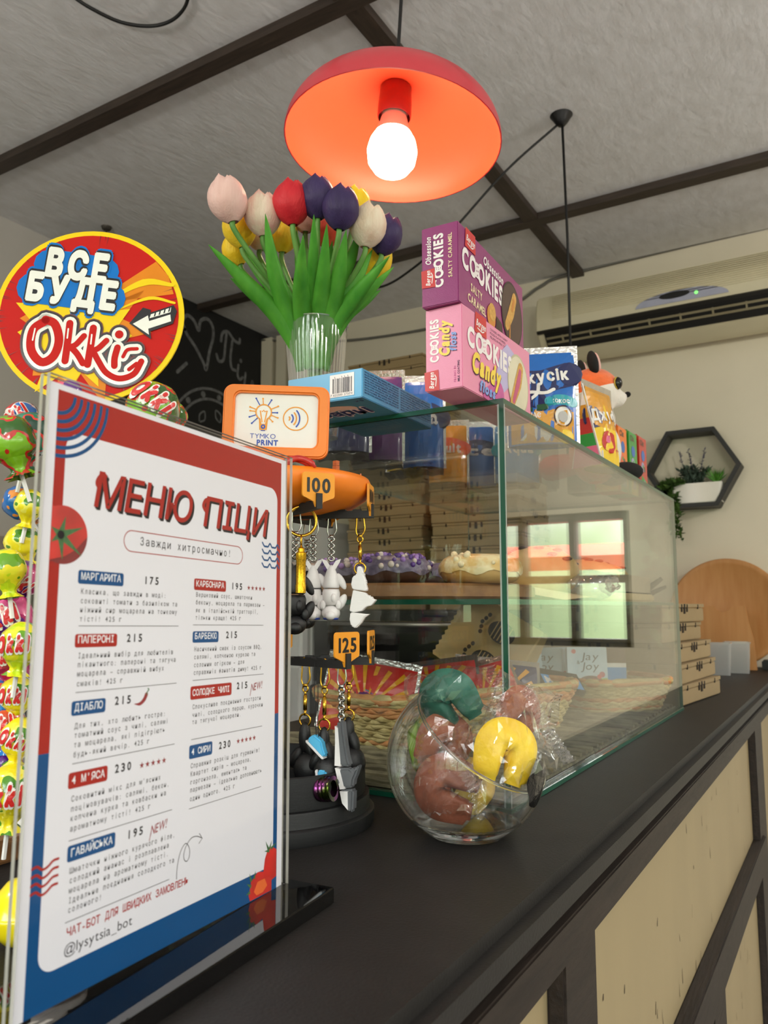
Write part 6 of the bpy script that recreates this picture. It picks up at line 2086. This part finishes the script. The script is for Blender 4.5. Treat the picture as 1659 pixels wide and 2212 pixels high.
def pizza_box(label, M_, group):
    T = thing('pizza_box', label, 'pizza box', M=M_, group=group)
    m = MB(); m.bx(-PS / 2, PS / 2, -PS / 2, PS / 2, .0005, PH * .78); m.build('tray', M_pb, T, bevel=.002)
    m = MB(); m.bx(-PS / 2 - .0012, PS / 2 + .0012, -PS / 2 - .0012, PS / 2 + .0012, PH * .80, PH - .0005)
    m.k = 1
    for sx, sy in ((0, -1), (1, 0)):
        for q, w, z0, z1 in ((-.02, .006, .55, .98), (0, .009, .45, 1.0), (.02, .006, .55, .98), (-.105, .004, .70, .98), (.105, .004, .70, .98)):
            if sy:
                m.bx(q - w / 2, q + w / 2, -PS / 2 - .0022, -PS / 2, PH * z0, PH * z1 - .001)
            else:
                m.bx(PS / 2, PS / 2 + .0022, q - w / 2, q + w / 2, PH * z0, PH * z1 - .001)
    m.build('lid', [M_pb, M_pbd], T)
    return T


ORD = ['topmost', 'second from the top', 'third from the top', 'fourth from the top', 'fifth from the top', 'sixth from the top', 'seventh from the top', 'eighth from the top', 'ninth from the top', 'tenth from the top', 'eleventh from the top', 'twelfth from the top', 'thirteenth from the top', 'fourteenth from the top', 'fifteenth from the top', 'sixteenth from the top', 'seventeenth from the top', 'eighteenth from the top', 'nineteenth from the top', 'twentieth from the top', 'lowest but one', 'lowest', 'very lowest']
rs = random.Random(21)
first = None


def stack(n, x, y, z0, rz, jit, nm, group, lean=None):
    global first
    for i in range(n):
        k = n - 1 - i
        dx, dy = (lean[i] if lean else (rs.uniform(-jit, jit), rs.uniform(-jit, jit)))
        loc = (x + dx, y + dy, z0 + i * (PH + .0008)); a = R(rz + rs.uniform(-2, 2))
        lab = 'brown pizza box, %s %s' % (ORD[k] if k < n - 1 or n > 22 else 'lowest', nm)
        if first is None:
            first = pizza_box(lab, Matrix.Translation(loc) @ Euler((0, 0, a)).to_matrix().to_4x4(), group)
        else:
            dup(first, loc, a, lab, group)


# right of the display case, on the worktop
stack(5, -.462, 1.815, CT + .001, -4.5, 0, 'of the low stack on the worktop', 'pizza boxes on the worktop', [(.018, .0), (.012, .012), (.004, .008), (-.014, -.01), (-.008, -.012)])
# equipment behind the counter
t = thing('pizza_oven', 'black countertop oven carrying the tall pizza box stacks', 'oven', (-1.27, 2.52, 0))
m = MB(); m.bx(-.36, .36, -.30, .30, .0, .98); m.build('stand', pm('dark_cabinet', '#1b1a1a', .5), t, bevel=.004)
m = MB(); m.bx(-.355, .355, -.29, .29, .982, 1.235); m.build('oven_body', pm('black_enamel', '#0d0d0e', .25), t, bevel=.01)
m = MB(); m.bx(-.29, .29, -.298, -.29, 1.02, 1.20); m.build('oven_door', pm('oven_glass', '#060607', .06), t, bevel=.003)
m = MB(); m.tube([(-.25, -.325, 1.19), (.25, -.325, 1.19)], .008, 8); m.build('handle', M_steel, t, smooth=True)
stack(22, -1.40, 2.50, 1.237, 0, .005, 'of the tall stack against the back wall', 'pizza boxes in the tall stack')
stack(9, -1.055, 2.47, 1.237, 3, .006, 'of the shorter stack beside the tall one', 'pizza boxes in the shorter stack')
t = thing('refrigerator', 'tall white refrigerator in the back corner under the boxed pipes', 'refrigerator', (-1.93, 2.50, 0))
M_fr = pm('white_enamel', '#d4d4d2', .35, var=.01)
m = MB(); m.bx(-.29, .29, -.26, .29, .02, 1.56); m.build('cabinet', M_fr, t, bevel=.01)
for z0, z1 in ((.04, 1.05), (1.06, 1.55)):
    m = MB(); m.bx(-.288, .288, -.315, -.262, z0, z1); d_ = m.build('door', M_fr, t, bevel=.012)
    m = MB(); m.bx(.24, .26, -.345, -.316, z0 + .1, z0 + .4); m.build('handle', pm('grey_plastic', '#8a8a88', .4), d_, bevel=.004)
t = thing('steel_worktable', 'stainless steel work cabinet behind the counter at the left', 'work cabinet', (-1.95, 1.10, 0))
m = MB(); m.bx(-.38, .38, -.55, .62, .0, 1.10); m.build('cabinet', M_steel, t, bevel=.006)
m = MB(); m.bx(-.40, .40, -.57, .64, 1.10, 1.14); m.build('worktop', M_steel, t, bevel=.006)
m = MB(); m.bx(-.41, -.25, -.57, .64, 1.14, 1.46); m.build('splashback', M_steel, t, bevel=.006)

# ------------------------------------------------------------------ back wall: air conditioner, hexagon shelf, round board, boxes
t = thing('air_conditioner', 'cream wall mounted air conditioner with dark louvres near the ceiling', 'air conditioner', (-.50, YB, 2.28))
M_ac = pm('aged_cream_plastic', '#d0c7aa', .45, var=.03, scale=6)
L2, L1 = -.455, .46
prof = [(.0, -.075), (.0, .125), (-.14, .135), (-.185, .115), (-.205, .06), (-.208, -.01), (-.200, -.022), (-.120, -.105), (-.05, -.115)]
m = MB(basis((0, 0, 0), (0, 1, 0), (0, 0, 1), (1, 0, 0))); m.prism(prof, L2, L1); m.build('casing', M_ac, t, bevel=.006)
m = MB()
for i in range(13):
    z = .02 + i * .0075
    m.box((.01, -.2075 + (.012 * max(0, (z - .06) / .05) ** 2 if z > .06 else 0) * 1.0, z), (.80, .004, .0028))
m.build('intake_ribs', M_ac, t)
dv = Vector((0, .080, -.083)).normalized(); nv = Vector((0, -dv.z, dv.y)) * -1
Mv = basis((0, -.204, -.018), (1, 0, 0), dv, Vector((1, 0, 0)).cross(dv))
m = MB(Mv); m.box((.0, .048, .0), (.85, .078, .006)); m.build('outlet', pm('outlet_black', '#0f0e0c', .6), t)
M_dk = pm('dark_louvre', '#1c1a16', .5)
m = MB(Mv); m.box((0, .004, -.004), (.90, .012, .008)); m.build('dark_strip', M_dk, t)
for y0 in (.030, .052):
    m = MB(Mv @ Matrix.Translation((0, y0, .0)) @ Euler((R(12), 0, 0)).to_matrix().to_4x4()); m.box((0, 0, -.007), (.84, .008, .003)); m.build('louvre', pm('beige_louvre', '#8f866c', .5), t)
for i in range(8):
    m = MB(Mv); m.box((-.36 + i * .103, .042, -.006), (.006, .030, .006)); m.build('louvre_post', pm('beige_louvre', '#8f866c', .5), t)
m = MB(basis((.06, -.2095, .012), (1, 0, 0), (0, 0, 1), (0, -1, 0)))
m.poly([(-.15, -.018), (.15, -.018)] + [(.15 * math.cos(R(a)), -.018 + .042 * math.sin(R(a))) for a in range(6, 180, 6)], 0)
dp = m.build('display', pm('lavender_plastic', '#a7a9bd', .3), t)
m = MB(basis((.04, -.2102, .012), (1, 0, 0), (0, 0, 1), (0, -1, 0))); m.disc(0, .008, .05, 0, 0, 24, .012); m.build('display_window', M_black, dp)
m = MB(basis((.11, -.2102, .014), (1, 0, 0), (0, 0, 1), (0, -1, 0))); m.disc(0, 0, .006, 0, 0, 12); m.build('indicator_light', emit('green_led', (.25, 1.0, .2), 1.6), dp)

HXC = Vector((-.452, YB, 1.722))
t = thing('hexagon_shelf', 'black hexagonal wall shelf with a white planter on the back wall', 'shelf', tuple(HXC))
hx = lambda r: [(r * math.cos(R(60 * i)), r * math.sin(R(60 * i))) for i in range(6)]
m = MB(basis((0, 0, 0), (1, 0, 0), (0, 0, 1), (0, -1, 0))); m.frame(hx(.158), hx(.141), .002, .085); m.build('frame', pm('black_painted_wood', '#17171a', .5), t, bevel=.0015)
t = thing('planter', 'white trough planter with greenery standing in the hexagonal shelf', 'planter', (HXC.x + .012, YB - .045, HXC.z - .1225))
m = MB(); m.prism(rrect(-.078, -.034, .078, .034, .012, 4), .0, .070); 
m.v = [(x * (1 + z * 1.4), y, z) for x, y, z in m.v]
m.build('trough', pm('white_ceramic', '#dcd8d0', .25, var=.01), t, bevel=.003)


def sprig(mb, p, d, L, n, lw, droop=0.0, rs=random.Random(5)):
    p = Vector(p); d = Vector(d).normalized()
    pts = [p + d * L * i / 6 - Vector((0, 0, droop * (i / 6) ** 2 * L)) for i in range(7)]
    mb.tube(pts, [.0012] * 6 + [.0004], 5)
    for i in range(n):
        t_ = (i + 1) / (n + 1)
        c = p + d * L * t_ - Vector((0, 0, droop * t_ * t_ * L))
        a = Vector((rs.uniform(-1, 1), rs.uniform(-1, 1), rs.uniform(-.2, .9))).normalized()
        s_ = a.cross(d).normalized() * lw * .16
        e = c + a * lw
        mb.add([c - s_, c + s_, (c + e) / 2 + s_ * 1.4, e, (c + e) / 2 - s_ * 1.4], [(0, 1, 2, 3, 4)])


M_fern = pm('dark_fern', '#33501c', .7, hex2='#4a6a26', scale=40)
M_lav = pm('grey_green_leaf', '#46584c', .7, hex2='#5d6f62', scale=40)
M_lavf = pm('lavender_flower', '#5d5870', .8)
M_grs = pm('bright_grass', '#3f7a22', .6, hex2='#5c9a34', scale=40)
rs5 = random.Random(5)
m = MB()
for i in range(26):
    a = rs5.uniform(1.5, 4.8)
    sprig(m, (-.058 + rs5.uniform(-.02, .02), rs5.uniform(-.02, .02), .062), (math.cos(a) * .5 - .25, math.sin(a) * .45 - .25, .75), rs5.uniform(.06, .10), 30, .024, .8, rs5)
for i in range(14):
    sprig(m, (-.075 + rs5.uniform(-.015, .015), -.034, .065 - i * .011), (rs5.uniform(-.25, .35), -.35, -.8), .055, 22, .018, .1, rs5)
m.build('trailing_fern', M_fern, t)
m = MB()
for i in range(20):
    a = rs5.uniform(0, 6.28)
    sprig(m, (-.012 + rs5.uniform(-.018, .018), rs5.uniform(-.015, .015), .064), (math.cos(a) * .5, math.sin(a) * .4, 1), rs5.uniform(.05, .095), 24, .022, .2, rs5)
m.build('lavender_leaves', M_lav, t)
m = MB()
for x, dx in ((-.035, -.25), (-.010, -.18), (.008, .22)):
    sprig(m, (x, 0, .10), (dx, 0, 1), .095, 34, .012, .0, rs5)
m.build('lavender_spikes', M_lavf, t)
m = MB()
for i in range(46):
    a = rs5.uniform(0, 6.28); r_ = rs5.uniform(.2, 1)
    p = Vector((.060, 0, .064)); e = p + Vector((math.cos(a) * .046 * r_, math.sin(a) * .035 * r_, rs5.uniform(.030, .060)))
    s_ = Vector((-math.sin(a), math.cos(a), 0)) * .0018
    m.add([p - s_, p + s_, p * .5 + e * .5 + s_ + Vector((0, 0, .006)), e, p * .5 + e * .5 - s_ + Vector((0, 0, .006))], [(0, 1, 2, 3, 4)])
m.build('grass_tuft', M_grs, t)

M_rb = pm('honey_wood', '#b37a42', .5, hex2='#c08a52', scale=7, stretch=(7, 1, .6), lo=.3, hi=.7)
t = thing('round_board', 'large round honey coloured wooden board leaning against the back wall', 'board', M=Matrix.Translation((-.362, 2.80, 1.230)) @ Euler((R(-9), 0, 0)).to_matrix().to_4x4() @ basis((0, 0, 0), (1, 0, 0), (0, 0, 1), (0, -1, 0)))
m = MB(); m.lathe([(.001, -.008), (.174, -.008), (.178, -.005), (.178, .006), (.174, .010), (.160, .010), (.157, .0075), (.001, .0075)], 72)
m.build('board', M_rb, t, smooth='auto')
t = thing('notched_board', 'smaller wooden board with a curved notch standing in front of the round one', 'board', (-.35, 2.715, CT))
m = MB(basis((0, 0, 0), (1, 0, 0), (0, 0, 1), (0, -1, 0)) )
top = [(-.15, .200), (-.036, .200)] + [(-.010 + .026 * math.cos(R(a)), .203 + .022 * math.sin(R(a))) for a in range(190, 351, 16)] + [(.016, .200), (.056, .200), (.062, .150), (.075, .095), (.08, .001), (-.15, .001)]
m.prism(top[::-1], 0, .016); m.build('board', M_rb, t, bevel=.0025)
M_tub = clear('frosted_tub', (.80, .81, .82), .10, rough=.25, haze=.35, power=3)
for i, (x, y, lab) in enumerate(((-.352, 2.50, 'frosted white plastic tub nearer to the pizza boxes'), (-.312, 2.60, 'frosted white plastic tub farther right, by the notched board'))):
    t = thing('plastic_tub', lab, 'tub', (x, y, CT), R(6), 'plastic tubs')
    m = MB(); m.frame(rrect(-.036, -.036, .036, .036, .008, 4), rrect(-.0345, -.0345, .0345, .0345, .007, 4), .0, .088); m.v = [(a * (.88 + c * 1.4), b * (.88 + c * 1.4), c) for a, b, c in m.v]; m.build('wall', M_tub, t)
    m = MB(); m.prism(rrect(-.031, -.031, .031, .031, .006, 4), .0, .002); m.build('bottom', M_tub, t)
    m = MB(); m.frame(rrect(-.0385, -.0385, .0385, .0385, .009, 4), rrect(-.0345, -.0345, .0345, .0345, .007, 4), .0885, .092); m.build('rim', M_tub, t)
m = MB(); m.bx(-.26, -.215, 2.74, 2.80, CT + .0005, CT + .030)
tag(m.build('small_box', M_black, bevel=.004), 'small black box on the far end of the worktop by the wall', 'box')

# orange awning outside the back window (seen in the glass)
m = MB(); m.add([(-.3, 3.25, 1.46), (1.8, 3.25, 1.46), (1.8, 3.9, 1.56), (-.3, 3.9, 1.56), (-.3, 3.25, 1.40), (1.8, 3.25, 1.40)], [(0, 1, 2, 3), (4, 5, 1, 0)])
tag(m.build('awning', pm('orange_awning', '#d8552c', .7)), 'orange awning outside the back window, seen reflected in the glass case', 'awning')
